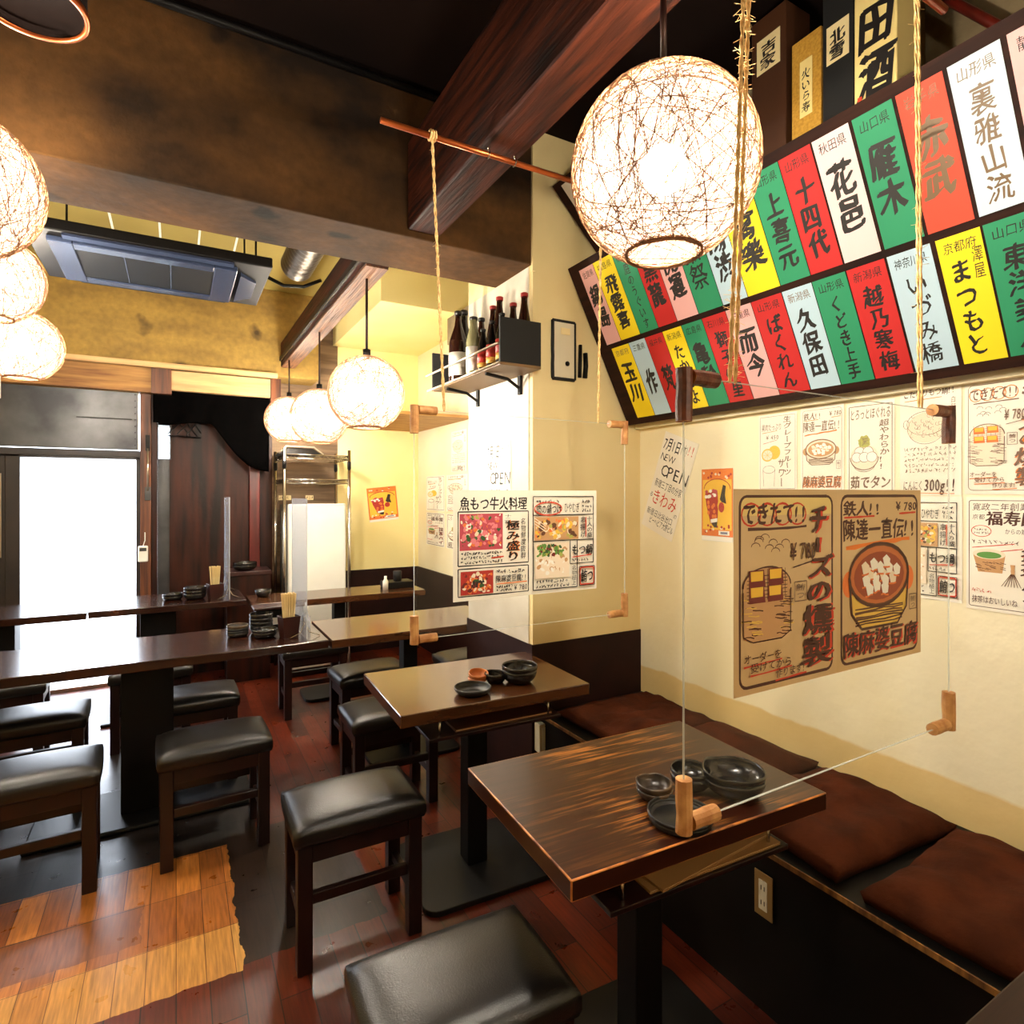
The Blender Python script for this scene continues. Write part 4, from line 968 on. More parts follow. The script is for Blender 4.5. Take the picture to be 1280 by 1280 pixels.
# boxes on the shelf behind the board
struct(MB().box(1.60, -.5, 2.40, 1.99, 2.2, 2.425).build('trim_23', m_board))
def carton(label, y0, y1, h, m, dep=.11, x=1.645, z=2.425):
    t = thing('sake_box', label, 'box', (x + dep / 2, (y0 + y1) / 2, z), 0, 'tall cartons on the shelf above the board')
    MB().box(-dep / 2, -(y1 - y0) / 2, 0, dep / 2, (y1 - y0) / 2, h).build('carton', m, t, bevel=.002)
    return t
def box_label(t, dep, yw, z0, z1, txt, paper, off=0, bold=.03, small=None, seal=False):
    L_ = t.location
    f = Flat((-dep / 2 - .0005, yw / 2 + off, z1), (0, -1, 0), (0, 0, 1), yw, z1 - z0, paper, th=.0004)
    if txt: f.tv(txt, f.w * .15, f.h * .15, f.w * .85, f.h * .94, m_ink, bold, .04)
    if small: f.tv(small, f.w * .3, f.h * .02, f.w * .6, f.h * .2, m_ink, 0)
    if seal: f.rect(f.w * .05, f.h * .86, f.w * .2, f.h * .93, m_orangemark)
    o = f.mb.build('label', None, t); return o
t = carton('brown sake carton with a square cream label, leftmost beside the rope', 1.175, 1.30, .53, m_boxbrown, .12)
box_label(t, .12, .085, .35, .46, '吉家', m_labelcream)
t = carton('narrow gold sake carton with a long yellow label', 1.06, 1.155, .37, m_boxgold, .10)
box_label(t, .10, .04, .13, .30, '火いら寿', m_boxcream, bold=.02)
t = carton('black sake carton with a white label of two characters', .965, 1.055, .52, m_blackmatte, .10)
box_label(t, .10, .066, .235, .345, '北雪', m_labelcream, bold=.045)
t = carton('cream sake carton with huge black brush writing, rightmost of the row', .85, .962, .55, m_boxcream, .115)
box_label(t, .115, .108, .02, .50, None, m_boxcream)
f = Flat((-.0585, .054, .50), (0, -1, 0), (0, 0, 1), .108, .5, m_boxcream, skip=True)
f.tv('田酒', .006, .165, .104, .435, m_ink, .045, .04); f.rect(.008, .41, .02, .43, m_redmark); f.mb.build('lettering', None, t)
t = carton('low cream carton behind the big woven lamp', 1.36, 1.47, .34, m_boxcream, .1, x=1.68)
tag(MB().tube([(1.9, .98, 3.0), (1.9, .60, 2.49)], .013, 8).build('ceiling_pipe', m_redwood, smooth=True), 'dark red pipe slanting down at the upper right corner', 'pipe')

# ------------------------------------------------------------------ posters on the right wall
WX = 1.9885
def wposter(fn, yl, yr, zt, zb, label, paper=m_paper, faint=None, group=None, rot=0):
    w, h = yl - yr, zt - zb
    ex = Vector((0, -math.cos(rot), math.sin(rot))); ey = Vector((0, math.sin(rot), math.cos(rot)))
    f = Flat((WX, yl, zt), ex, ey, w, h, paper)
    fn(f) if faint is None else fn(f, faint)
    return f.done('poster', label, 'poster', group)
G = 'hand drawn posters on the wall'
wposter(poster_sour, 1.538, 1.375, 1.724, 1.43, 'hand drawn poster with a yellow citrus fruit, leftmost of the upper row on the wall', group=G)
wposter(poster_mapo, 1.36, 1.198, 1.73, 1.42, 'small faded copy of the tofu pot poster pasted on the wall', faint=True, group=G)
wposter(poster_tongue, 1.188, 1.034, 1.722, 1.42, 'hand drawn poster of a heaped round bowl on the wall, third in the upper row', group=G)
wposter(poster_hotpot, 1.018, .850, 1.748, 1.415, 'hand drawn hotpot poster reading 300g on the wall', group=G)
wposter(poster_cheese, .842, .655, 1.740, 1.418, 'small faded copy of the cheese poster at the right edge of the wall', faint=True, group=G)
wposter(poster_matcha, .838, .655, 1.410, 1.09, 'hand drawn poster of a green tea bowl and whisk on the wall', group=G)
def menu_full(f):
    w, h = f.w, f.h; menu_left(f, w * .03, h * .04, w * .46, h * .92); menu_right(f, w * .52, h * .06, w * .45, h * .90)
wposter(menu_full, 1.27, .848, 1.412, 1.10, 'food photo menu on the wall partly behind the hanging tan posters', group=G)
# the slanting opening notice
f = Flat((WX, 2.045, 1.712), Vector((0, -math.cos(.36), -math.sin(.36))), Vector((0, -math.sin(.36), math.cos(.36))), .215, .47, m_paper)
poster_open(f); f.done('poster', 'slanted white handwritten opening notice on the wall next to the column', 'poster', G)
f = Flat((WX, 1.828, 1.525), (0, -1, 0), (0, 0, 1), .166, .307, m_white)
poster_beer(f); f.done('poster', 'orange drink poster with red cup and bottle on the wall near the opening notice', 'poster', G)
f = Flat((1.495, 5.2985, 1.465), Vector((math.cos(.1), 0, math.sin(.1))), Vector((-math.sin(.1), 0, math.cos(.1))), .275, .31, m_white)
poster_beer(f); f.done('poster', 'orange drink poster with red cup and bottle on the yellow far wall', 'poster')
# posters far along the right wall, beyond the column, and on the column's white side
for fn, yl, yr, zt, zb, lab in ((poster_sour, 5.08, 4.66, 1.575, 1.27, 'upper left of the faint small posters on the yellow wall beyond the column'), (poster_hotpot, 4.62, 4.2, 1.575, 1.27, 'upper right of the faint small posters on the yellow wall beyond the column'),
                                (poster_matcha, 5.08, 4.66, 1.25, .96, 'lower left of the faint small posters on the yellow wall beyond the column'), (poster_tongue, 4.62, 4.2, 1.25, .96, 'lower right of the faint small posters on the yellow wall beyond the column')):
    wposter(fn, yl, yr, zt, zb, lab, group='faint posters beyond the column')
wposter(poster_hotpot, 4.52, 4.22, 1.93, 1.6, 'single faint notice above the small posters on the yellow wall beyond the column')
f = Flat((CX - .0015, 2.66, 1.68), (0, -1, 0), (0, 0, 1), .25, .5, m_paper)
poster_open(f); f.done('poster', 'white opening notice on the pale side of the column', 'poster')

# ------------------------------------------------------------------ hanging clear panels with branch corners
def hanging_panel(label, x0, x1, y, z0, z1, dark_top):
    t = thing('clear_partition', label, 'partition', (x0, y, z0), 0, 'hanging clear panels')
    w, h = x1 - x0, z1 - z0
    MB().mat(m_acrylic).box(0, -.0015, 0, w, .0015, h).build('acrylic_sheet', None, t)
    e = MB().box(-.0012, -.0016, 0, 0, .0016, h).box(w, -.0016, 0, w + .0012, .0016, h).box(0, -.0016, -.0012, w, .0016, 0).box(0, -.0016, h, w, .0016, h + .0012)
    e.build('sheet_edge', m_acr_edge, t)
    L_ = .066; r = .0125
    for sx, sz in ((0, 0), (1, 0), (0, 1), (1, 1)):
        m_ = m_stick_dark if (sz and dark_top) else m_stick
        cx = w if sx else 0; cz = h if sz else 0; ix = -1 if sx else 1; iz = -1 if sz else 1
        def stick(a, b_):
            mb = MB().mat(m_); a = Vector(a); b_ = Vector(b_)
            mb.tube([a, a.lerp(b_, .33) + Vector((.0008, -.0006, .0005)), a.lerp(b_, .66), b_], [r, r * .96, r * 1.02, r * .97], 12, cap=False)
            for p, q in ((a, b_), (b_, a)):
                mb.mat(m_stick); mb.tube([p, p + (p - q).normalized() * .0004], r * .97, 12)
            return mb.build('corner_branch', None, t, smooth=False)
        stick((cx, 0, cz - iz * .012), (cx, 0, cz + iz * L_))
        stick((cx + ix * .013, 0, cz), (cx + ix * L_, 0, cz))
    return t
hanging_panel('large clear sheet hung over the front table carrying the two tan posters', .648, 1.418, .63, .935, 1.592, True)
hanging_panel('clear sheet hung before the column carrying the white food menu', .578, 1.335, 1.57, 1.012, 1.655, False)
def sheet(fn, x0, x1, y, zt, zb, paper, label, **k):
    f = Flat((x0, y, zt), (1, 0, 0), (0, 0, 1), x1 - x0, zt - zb, paper)
    fn(f, **k); return f.done('poster', label, 'poster')
sheet(poster_cheese, .752, 1.018, .6282, 1.427, 1.102, m_paper_tan, 'tan poster of smoked cheese on a bamboo steamer taped to the front clear sheet')
sheet(poster_mapo, 1.018, 1.300, .6282, 1.427, 1.102, m_paper_tan, 'tan poster of a big tofu pot taped to the front clear sheet')
sheet(menu_full, .695, 1.212, 1.5682, 1.430, 1.106, m_paper_l, 'white laminated food photo menu taped to the clear sheet before the column')

def rope(label, pts, r=.0034, double=False, fuzz=0, seed=1):
    rr = random.Random(seed); mb = MB()
    def strand(pts, ph):
        P = [Vector(p) for p in pts]; tot = sum((P[i + 1] - P[i]).length for i in range(len(P) - 1)); out = []
        n = int(tot / .006)
        for k in range(n + 1):
            s_ = k / n * tot; i = 0
            while i < len(P) - 2 and s_ > (P[i + 1] - P[i]).length: s_ -= (P[i + 1] - P[i]).length; i += 1
            p = P[i].lerp(P[i + 1], min(1, s_ / (P[i + 1] - P[i]).length)); a = k * .55 + ph
            out.append(p + Vector((math.cos(a), math.sin(a), 0)) * r * .75)
        mb.tube(out, r, 5); return out
    offs = [(-.006, 0, 0), (.006, 0, 0)] if double else [(0, 0, 0)]
    for o in offs:
        q = [Vector(p) + Vector(o) for p in pts]; a = strand(q, 0); strand(q, PI)
        for i in range(int(fuzz * len(a))):
            p = rr.choice(a); d = Vector((rr.uniform(-1, 1), rr.uniform(-1, 1), rr.uniform(-.6, .6))).normalized()
            mb.tube([p, p + d * rr.uniform(.008, .016)], .0004, 3, cap=False)
    # knot at the top
    t_ = Vector(pts[0])
    for k in range(3):
        mb.tube([t_ + Vector((0, .013 * math.cos(a * PI / 6), .013 * math.sin(a * PI / 6))) + Vector(((k - 1) * .007, 0, .010)) for a in range(13)], r * 1.2, 6, cap=False)
    c0 = Vector(pts[-1]); mb.v = [p - c0 for p in mb.v]
    return tag(mb.build('rope', m_rope, loc=c0, smooth=True), label, 'rope', 'jute ropes holding the clear panels')
ZB = 2.425
rope('doubled fuzzy jute rope in front of the big woven lamp', [(.795, .63, ZB), (.752, .63, 1.592)], .0022, True, 1.6, 2)
rope('doubled jute rope crossing the coloured strips near the right edge', [(1.292, .63, ZB), (1.305, .63, 1.592)], .0017, True, .15, 3)
rope('single jute rope hanging from the copper bar past the bottle shelf', [(.632, 1.57, ZB), (.668, 1.57, 1.655)], .0028, False, .15, 4)
rope('single jute rope coming down behind the big lamp to the column panel', [(1.235, 1.57, ZB), (1.222, 1.57, 1.655)], .0028, False, .1, 5)
def bar(label, x0, x1, y, hooks):
    t = thing('copper_bar', label, 'bar', ((x0 + x1) / 2, y, ZB + .008))
    MB().tube([((x0 - x1) / 2, 0, 0), ((x1 - x0) / 2, 0, 0)], .0085, 12).build('tube', m_copper, t, smooth=True)
    for hx in hooks:
        h = MB(); X = hx - (x0 + x1) / 2
        h.tube([(X, .012 * math.cos(a * PI / 6), .012 * math.sin(a * PI / 6)) for a in range(13)], .0018, 6, cap=False); h.tube([(X, 0, .012), (X, 0, .035)], .0018, 6)
        h.build('screw_hook', m_chrome, t, smooth=True)
bar('copper bar hooked under the timber beam holding the column panel ropes', .482, 1.30, 1.57, (.81, .90))
bar('copper bar above the front table holding the front panel ropes', .70, 1.40, .63, (.81, .90))

# ------------------------------------------------------------------ woven globe lamps
def fibre_mesh(R, hole, n, seed):
    rr = random.Random(seed); mb = MB()
    for i in range(n):
        ax = Vector((rr.gauss(0, 1), rr.gauss(0, 1), rr.gauss(0, .8))).normalized()
        d = rr.uniform(-.55, .55) if i % 3 else rr.uniform(-.85, .85)
        a = ax.orthogonal().normalized(); c = ax.cross(a); q = math.sqrt(1 - d * d); R2 = R * rr.uniform(.985, 1.012); pts = []
        a0 = rr.uniform(0, 6); w1, w2 = rr.uniform(0, 6), rr.uniform(-.03, .03)
        for k in range(37):
            t = a0 + k * 2 * PI / 36
            v = ax * (d + w2 * math.sin(3 * t + w1)) + (a * math.cos(t) + c * math.sin(t)) * q; v.normalize()
            ch_ = math.acos(max(-1, min(1, -v.z)))
            if ch_ < hole:
                hv = Vector((v.x, v.y, 0)); hv = hv.normalized() if hv.length > 1e-4 else Vector((1, 0, 0))
                v = hv * math.sin(hole) + Vector((0, 0, -math.cos(hole)))
            pts.append(v * R2)
        mb.tube(pts, rr.uniform(.00045, .0009) * R / .175, 3, cap=False)
    for k in range(4):
        mb.tube([Vector((math.sin(hole) * R * math.cos(t * PI / 16), math.sin(hole) * R * math.sin(t * PI / 16), -math.cos(hole) * R + (k - 1.5) * .002)) for t in range(33)], .0016, 4, cap=False)
    return mb
def lamp(label, loc, R, top, cord_m, seed=1, hole=.42, n=215):
    t = thing('globe_lamp', label, 'lamp', loc, 0, 'woven globe lamps')
    fibre_mesh(R, hole, n, seed).build('woven_shade', m_fibre, t)
    mb = MB(); prof = [(max(1e-7, R * .955 * math.sin(hole + (PI - hole) * k / 20)), -R * .955 * math.cos(hole + (PI - hole) * k / 20)) for k in range(21)]
    nn = 32; vs = []; fs = []
    for (r_, z) in prof:
        for k in range(nn): vs.append((r_ * math.cos(2 * PI * k / nn), r_ * math.sin(2 * PI * k / nn), z))
    for i in range(20):
        for k in range(nn): fs.append((i * nn + k, i * nn + (k + 1) % nn, (i + 1) * nn + (k + 1) % nn, (i + 1) * nn + k))
    mb.add(vs, fs); mb.build('glowing_liner', m_glow, t, smooth=True)
    MB().lathe([(1e-7, -.045)] + [(.045 * math.sin(PI * k / 7), -.045 * math.cos(PI * k / 7)) for k in range(1, 7)] + [(1e-7, .045)], 10).build('bulb', m_bulb, t, smooth=True)
    MB().tube([(0, 0, R * .96), (0, 0, R + .03)], .018, 12).build('socket_cap', m_black, t, smooth=True)
    if top: MB().tube([(0, 0, R + .03), (0, 0, top - loc[2])], .006, 8).build('cord', cord_m, t, smooth=True)
    return t
L0 = lamp('big round woven lamp hanging over the front table', (.812, .842, 2.04), .175, 2.455, m_stoolwood, 4)
def lamp_copy(loc, label, top, rz):
    c = dup(L0, loc, rz, label)
    for ch in c.children:
        if ch.name.startswith('cord'):
            ch.data = ch.data.copy(); R = .175; a = ch.data.vertices
            zt = max(v.co.z for v in a)
            for v in a:
                if v.co.z > zt - .01: v.co.z = top - loc[2]
    return c
lamp_copy((.775, 2.74, 1.888), 'woven lamp with a black stem, nearest of the three under the far timber beam', 2.424, .7)
lamp_copy((.775, 3.79, 1.895), 'woven lamp in the middle of the three under the far timber beam', 2.424, 1.9)
lamp_copy((.74, 4.70, 1.975), 'farthest woven lamp, half hidden beside the black cloth', 2.424, 2.6)
lamp_copy((-.462, 1.90, 2.170), 'uppermost woven lamp cut by the left edge of the picture', ZC, 3.3)
lamp_copy((-.635, 3.05, 2.275), 'middle woven lamp of the left column of three', ZC, 4.2)
lamp_copy((.95, -1.0, 2.05), 'added woven lamp out of view behind the camera, lighting the hanging posters', 2.455, 1.2)  # unseen lamp, added to light the tan posters
lamp_copy((-.665, 3.74, 2.150), 'lowest woven lamp of the left column of three', ZC, 5.1)

# ------------------------------------------------------------------ tableware
def bowl(name, label, cat, x, y, z, r, h, m, foot=.5, wob=.03, seed=1, th=.004, rot=0, group=None, tilt=0):
    sd = seed * 7.3
    def wb_(t, rr, zz):
        k = mnoise.noise(Vector((math.cos(t) * 1.1 + sd, math.sin(t) * 1.1, sd))); k2 = mnoise.noise(Vector((math.cos(t) * 1.3, math.sin(t) * 1.3 + sd, 2.2)))
        e = (zz / h) ** 1.5 if h else 0
        return (1 + wob * k * 2 * e, h * wob * 2.4 * k2 * e)
    out = []; n = 9
    for i in range(n + 1):
        t = i / n; out.append((r * (foot + (1 - foot) * math.sin(t * PI / 2) ** .9), h * (t ** 1.6 if t else 0)))
    inn = [(a - th, max(b_, 0) + (th if i == 0 else th * .3)) for i, (a, b_) in enumerate(out)]
    inn[-1] = (out[-1][0] - th, out[-1][1])
    prof = [(1e-7, 0)] + out + [(out[-1][0] - th * .5, out[-1][1] + th * .5)] + inn[::-1] + [(1e-7, th)]
    o = MB().lathe(prof, 36, wb_).build(name, m, loc=(x, y, z), rz=rot, smooth=True)
    if tilt: o.rotation_euler = (tilt, 0, rot)
    return tag(o, label, cat, group)
Z1 = .7101
bowl('bowl', 'lower of the two large nested black bowls on the worn front table', 'bowl', 1.152, .962, Z1, .070, .040, m_ceramic, .45, .05, 2)
bowl('bowl', 'upper large black bowl with a wavy rim on the worn front table', 'bowl', 1.155, .964, Z1 + .015, .0705, .040, m_ceramic, .45, .05, 2)
bowl('bowl', 'lower of the two middle-sized black bowls behind the tall branch end on the front table', 'bowl', 1.082, 1.03, Z1, .048, .032, m_ceramic, .5, .03, 4)
bowl('bowl', 'upper middle-sized black bowl behind the tall branch end on the front table', 'bowl', 1.084, 1.031, Z1 + .012, .0485, .032, m_ceramic, .5, .03, 4)
bowl('saucer', 'lower small brown-rimmed saucer at the left of the dishes on the front table', 'dish', .972, 1.035, Z1, .044, .024, m_ceramic_r, .5, .06, 6)
bowl('saucer', 'upper small grey-glazed saucer at the left of the dishes on the front table', 'dish', .970, 1.035, Z1 + .014, .043, .024, m_ceramic_r, .5, .06, 6)
bowl('plate', 'lower black plate of the pair nearest the front table edge', 'plate', .945, .93, Z1, .068, .017, m_ceramic_m, .82, .012, 8)
bowl('plate', 'upper black plate of the pair nearest the front table edge', 'plate', .946, .931, Z1 + .0075, .070, .016, m_ceramic_m, .82, .012, 8)
bowl('plate', 'flat dark plate at the front of the middle table', 'plate', .915, 1.895, Z1, .066, .024, m_ceramic_m, .5, .02, 10)
bowl('saucer', 'lower of two tan saucers on the middle table', 'dish', .985, 1.995, Z1, .036, .02, m_tan_cup, .6, .04, 11)
bowl('saucer', 'upper tilted tan saucer on the middle table', 'dish', .987, 1.997, Z1 + .016, .038, .022, m_tan_cup, .5, .05, 12, tilt=.18)
bowl('bowl', 'small black bowl between the tan saucers and the big bowl on the middle table', 'bowl', 1.045, 1.965, Z1, .042, .036, m_ceramic, .5, .03, 13)
bowl('bowl', 'lower of the two big black bowls on the middle table', 'bowl', 1.125, 1.925, Z1, .066, .048, m_ceramic, .45, .03, 14)
bowl('bowl', 'upper big black bowl on the middle table', 'bowl', 1.127, 1.926, Z1 + .016, .067, .048, m_ceramic, .45, .03, 14)
# stacks on the long tables
Z2 = .7201
ordn = ['lowest', 'second', 'third', 'topmost']
for k in range(4):
    bowl('plate', '%s small dark plate of the left stack on the near long table' % ordn[k], 'plate', .262, 3.19, Z2 + .012 * k, .05, .018, m_ceramic_r if k == 3 else m_ceramic, .7, .02, 20)
for k in range(2):
    bowl('bowl', '%s wide black bowl in front of the chopstick holder on the near long table' % ('lower', 'upper')[k], 'bowl', .375, 3.105, Z2 + .012 * k, .058, .028, m_ceramic, .6, .02, 26)
for k in range(4):
    bowl('bowl', '%s black bowl of the tall stack on the near long table' % ordn[k], 'bowl', .375, 3.235, Z2 + .019 * k, .056, .036, m_ceramic, .6, .03, 30)
for k in range(2):
    bowl('plate', '%s dark plate of the small left stack on the far table by the doorway' % ('lower', 'upper')[k], 'plate', -.02, 4.5, Z2 + .016 * k, .06, .024, m_ceramic, .65, .02, 40)
for k in range(3):
    bowl('bowl', '%s black bowl of the stack beside the far chopstick holder' % ordn[k], 'bowl', .11, 4.46, Z2 + .021 * k, .068, .038, m_ceramic, .6, .03, 44)

# chopstick holders
def holder(label, x, y, z, wt, wb_, h):
    mb = MB(); n = 4; vs = []
    def ring(w, zz): return [(sx * w / 2, sy * w / 2, zz) for sx, sy in ((-1, -1), (1, -1), (1, 1), (-1, 1))]
    vs = ring(wb_, 0) + ring(wt, h) + ring(wt - .006, h) + ring(wb_ - .006, .006)
    fs = [(3, 2, 1, 0)] + [(4 * r_ + i, 4 * r_ + (i + 1) % 4, 4 * r_ + 4 + (i + 1) % 4, 4 * r_ + 4 + i) for r_ in range(3) for i in range(4)] + [(12, 13, 14, 15)]
    return tag(mb.add(vs, fs).build('chopstick_holder', m_holder, loc=(x, y, z), rz=.2, bevel=.0015), label, 'holder')
def chop_mesh():
    return MB().hexa([(-.0022, -.0022, 0), (.0022, -.0022, 0), (.0022, .0022, 0), (-.0022, .0022, 0)], [(-.0038, -.003, .205), (.0038, -.003, .205), (.0038, .003, .205), (-.0038, .003, .205)]).build('chopstick', m_chop)
cs0 = None
def chopsticks(x, y, z, n, sp, label, group, seed):
    global cs0
    rr = random.Random(seed); k = 0
    g = int(math.ceil(math.sqrt(n)))
    for i in range(g):
        for j in range(g):
            if k >= n: return
            u, v = (i + .5) / g * 2 - 1, (j + .5) / g * 2 - 1
            if cs0 is None: o = cs0 = chop_mesh()
            else: o = cs0.copy(); COL.objects.link(o)
            o.location = (x + u * sp * .8, y + v * sp * .8, z + .007 + rr.uniform(0, .004))
            o.rotation_euler = (-v * .05 + rr.uniform(-.02, .02), u * .07 + rr.uniform(-.02, .02), rr.uniform(0, 3) * 0)
            tag(o, label, 'chopsticks', group); k += 1
holder('brown chopstick holder at the right end of the near long table', .478, 3.045, Z2, .085, .068, .105)
chopsticks(.478, 3.045, Z2, 25, .026, 'pale disposable chopstick standing in the holder on the near long table', 'chopsticks on the near table', 5)
holder('brown chopstick holder on the far table by the doorway', .225, 4.41, Z2, .088, .07, .10)
chopsticks(.225, 4.41, Z2, 25, .027, 'pale disposable chopstick standing in the holder on the far table', 'chopsticks on the far table', 6)
# upright hazy acrylic partitions with wire feet on the long tables
def partition(label, x, y0, y1, z, h):
    t = thing('counter_partition', label, 'partition', (x, (y0 + y1) / 2, z), 0, 'upright clear partitions')
    d = (y1 - y0) / 2
    MB().box(-.0015, -d, .004, .0015, d, h).build('sheet', m_acr_haze, t)
    MB().box(-.0018, -d - .002, .004, .0018, -d, h).box(-.0018, d, .004, .0018, d + .002, h).build('sheet_edge', m_acr_edge, t)
    for yy in (-d + .05, d - .05):
        MB().tube([(-.07, yy, .003), (-.02, yy, .025), (-.006, yy - .02, .07), (-.004, yy, .1), (-.004, yy + .02, .07), (.004, yy - .015, .06), (.02, yy, .025), (.07, yy, .003)], .0022, 6).build('wire_foot', m_chrome, t, smooth=True)
    return t
partition('hazy upright partition at the right end of the near long table', .545, 2.95, 3.36, Z2, .675)
partition('hazy upright partition on the far table beside the chopsticks', .305, 4.29, 4.76, Z2, .675)
# small dispenser bottle behind the near holder, tray on the far table
bt = thing('dispenser_bottle', 'small clear white-capped bottle by the partition on the near long table', 'bottle', (.585, 3.20, Z2))
MB().lathe([(.022, 0), (.024, .01), (.024, .06), (.012, .075), (.012, .085)], 16).build('body', m_acr_haze, bt, smooth=True)
MB().lathe([(.014, .085), (.014, .11), (.005, .115), (.004, .135)], 12).build('cap', m_white, bt, smooth=True)
nb = thing('napkin_box', 'black table box with a white paper front on the near long table', 'box', (.43, 3.33, Z2))
MB().box(-.075, -.05, 0, .075, .05, .10).build('case', m_black, nb, bevel=.004)
MB().box(-.01, -.0515, .02, .06, -.05, .055).build('paper_front', m_paper, nb)
MB().box(-.085, -.06, .1, .085, .06, .112).build('lid', m_holder, nb, bevel=.003)
cb = thing('condiment_tray', 'black condiment tray on the far glossy table against the right wall', 'tray', (1.46, 4.33, .7101))
MB().box(-.11, -.08, 0, .11, .08, .05).build('tray', m_black, cb, bevel=.006)
MB().lathe([(.03, .05), (.033, .12), (.028, .125)], 14).build('jar', m_blackmatte, cb, smooth=True)
MB().T
for k, (dx, dy) in enumerate(((.23, -.03), (-.19, .02))):
    pass
tag(MB().lathe([(.02, 0), (.021, .06), (.010, .08), (.010, .1), (1e-7, .1)], 14).build('shaker', m_white, loc=(1.345, 4.26, .7101), smooth=True), 'small white shaker beside the tray on the far glossy table', 'shaker')
tag(MB().lathe([(1e-7, 0), (.035, 0), (.05, .03), (.055, .05), (.05, .05), (.03, .008), (1e-7, .008)], 20).build('ash_bowl', m_ceramic, loc=(.52, 4.38, .7101), smooth=True), 'small dark bowl on the left end of the far glossy table', 'bowl')
# menu folders on the shelf of the front table, thin boards on the middle one
def folder(label, x, y, z, w, d, rz, m, m2, t_=.006):
    mb = MB().mat(m).box(-w / 2, -d / 2, 0, w / 2, d / 2, t_ * .3).box(-w / 2, -d / 2, t_ * .7, w / 2, d / 2, t_).mat(m2).box(-w / 2 + .003, -d / 2 + .002, t_ * .3, w / 2 - .003, d / 2 - .002, t_ * .7)
    return tag(mb.build('menu_folder', None, loc=(x, y, z), rz=rz), label, 'menu')
m_folder = flat('kraft_cover', (150, 106, 58), rough=.6); m_folderd = flat('brown_cover', (84, 46, 24), rough=.5)
folder('tan menu folder on the shelf under the front table', 1.03, 1.04, .6105, .38, .30, math.radians(-3), m_folder, m_paper_tan)
folder('crooked tan menu folder on top of the other under the front table', 1.02, 1.04, .6175, .36, .29, math.radians(4), m_folder, m_paper_tan)
folder('dark menu folder on the shelf under the middle table', 1.02, 1.98, .6105, .38, .30, math.radians(-2), m_folderd, m_paper_tan, .008)

# ------------------------------------------------------------------ bottle shelf on the column
sx0, sx1, sy0, sy1, sz0 = 1.165, CX + .0, 2.15, 2.90, 1.955
bs = thing('bottle_shelf', 'black wall shelf with two rails full of bottles on the column', 'shelf', (sx1, sy0, sz0))
w_, l_ = sx1 - sx0, sy1 - sy0
MB().box(-w_, 0, 0, 0, l_, .012).build('shelf_board', M('shelf_board_brown', (120, 92, 60), rough=.45), bs, bevel=.001)
MB().box(-w_, 0, .012, .0, .012, .20).build('end_panel', m_blackmatte, bs, bevel=.001)
MB().box(-w_, l_ - .012, .012, 0, l_, .20).build('end_panel', m_blackmatte, bs, bevel=.001)
MB().tube([(-w_ - .006, -.002, .008), (-w_ - .006, l_ + .04, .008)], .006, 8).build('rail', m_alu, bs, smooth=True)
MB().tube([(-w_ - .006, .01, .09), (-w_ - .006, l_ + .06, .09)], .006, 8).build('rail', m_alu, bs, smooth=True)
for yy in (.17, .60):
    MB().tube([(-w_ * .9, yy, -.006), (-w_ * .35, yy, -.02), (-.012, yy, -.055), (-.008, yy, -.075)], .008, 6).box(-.012, yy - .012, -.085, 0, yy + .012, 0).build('bracket', m_black, bs)
def bottle(label, x, y, r, h, neck, m, cap, labels, group=None, sh=.55):
    t = thing('bottle', label, 'bottle', (x, y, sz0 + .0121), 0, group)
    MB().lathe([(r * .9, 0), (r, r * .15), (r, h * sh), (r * .92, h * (sh + .06)), (neck * 1.25, h * .80), (neck, h * .87), (neck, h * .965), (1e-7, h * .966)], 20).build('glass', m, t, smooth=True)
    MB().lathe([(neck * 1.18, h * .955), (neck * 1.22, h), (neck * .9, h * 1.008), (1e-7, h * 1.008)], 14).build('cap', cap, t, smooth=True)
    for (z0, z1, lm) in labels:
        rr_ = r if z1 <= sh else neck * 1.22
        MB().lathe([(rr_ + .0006, h * z0 if z0 < 1 else z0), (rr_ + .0006, h * z1)], 20).build('label', lm, t, smooth=True)
    return t
GB = 'bottles on the column shelf'
bottle('big brown bottle with a wide white label, left of the shelf behind the rope', 1.225, 2.70, .047, .36, .016, m_bottle_br, m_cap_black, [(.10, .42, m_label_w)], GB)
bottle('tall black bottle at the back of the far end of the shelf', 1.30, 2.79, .047, .40, .017, m_bottle_bk, m_cap_black, [(.12, .42, m_label_w)], GB)
bottle('slim pale green bottle with a black neck and white label', 1.222, 2.52, .035, .285, .017, m_bottle_gr, m_cap_black, [(.10, .50, m_label_w)], GB, .58)
bottle('small dark bottle with a dark red label, beside the pale bottle', 1.215, 2.405, .026, .20, .011, m_bottle_bk, m_cap_black, [(.12, .22, m_label_g), (.22, .50, m_label_r)], GB)
bottle('small bottle with red and gold label, second from the end panel', 1.215, 2.315, .027, .215, .011, m_bottle_bk, m_cap_black, [(.12, .24, m_label_g), (.24, .50, m_label_r)], GB)
bottle('small bottle with red and gold label, right by the end panel', 1.215, 2.225, .028, .225, .011, m_bottle_bk, m_cap_black, [(.12, .24, m_label_g), (.24, .50, m_label_r)], GB)
bottle('brown beer bottle without red cap in the back row, farthest along', 1.285, 2.56, .034, .30, .014, m_bottle_br, m_cap_black, [], GB, .5)
bottle('brown beer bottle with a red cap, leftmost of the capped ones', 1.285, 2.44, .034, .325, .014, m_bottle_br, m_cap_red, [], GB, .5)
bottle('brown beer bottle with a red cap, tallest in the middle of the shelf', 1.265, 2.34, .034, .335, .014, m_bottle_br, m_cap_red, [], GB, .5)
bottle('brown beer bottle with a red cap standing against the column wall', 1.330, 2.33, .033, .315, .014, m_bottle_br, m_cap_red, [], GB, .5)
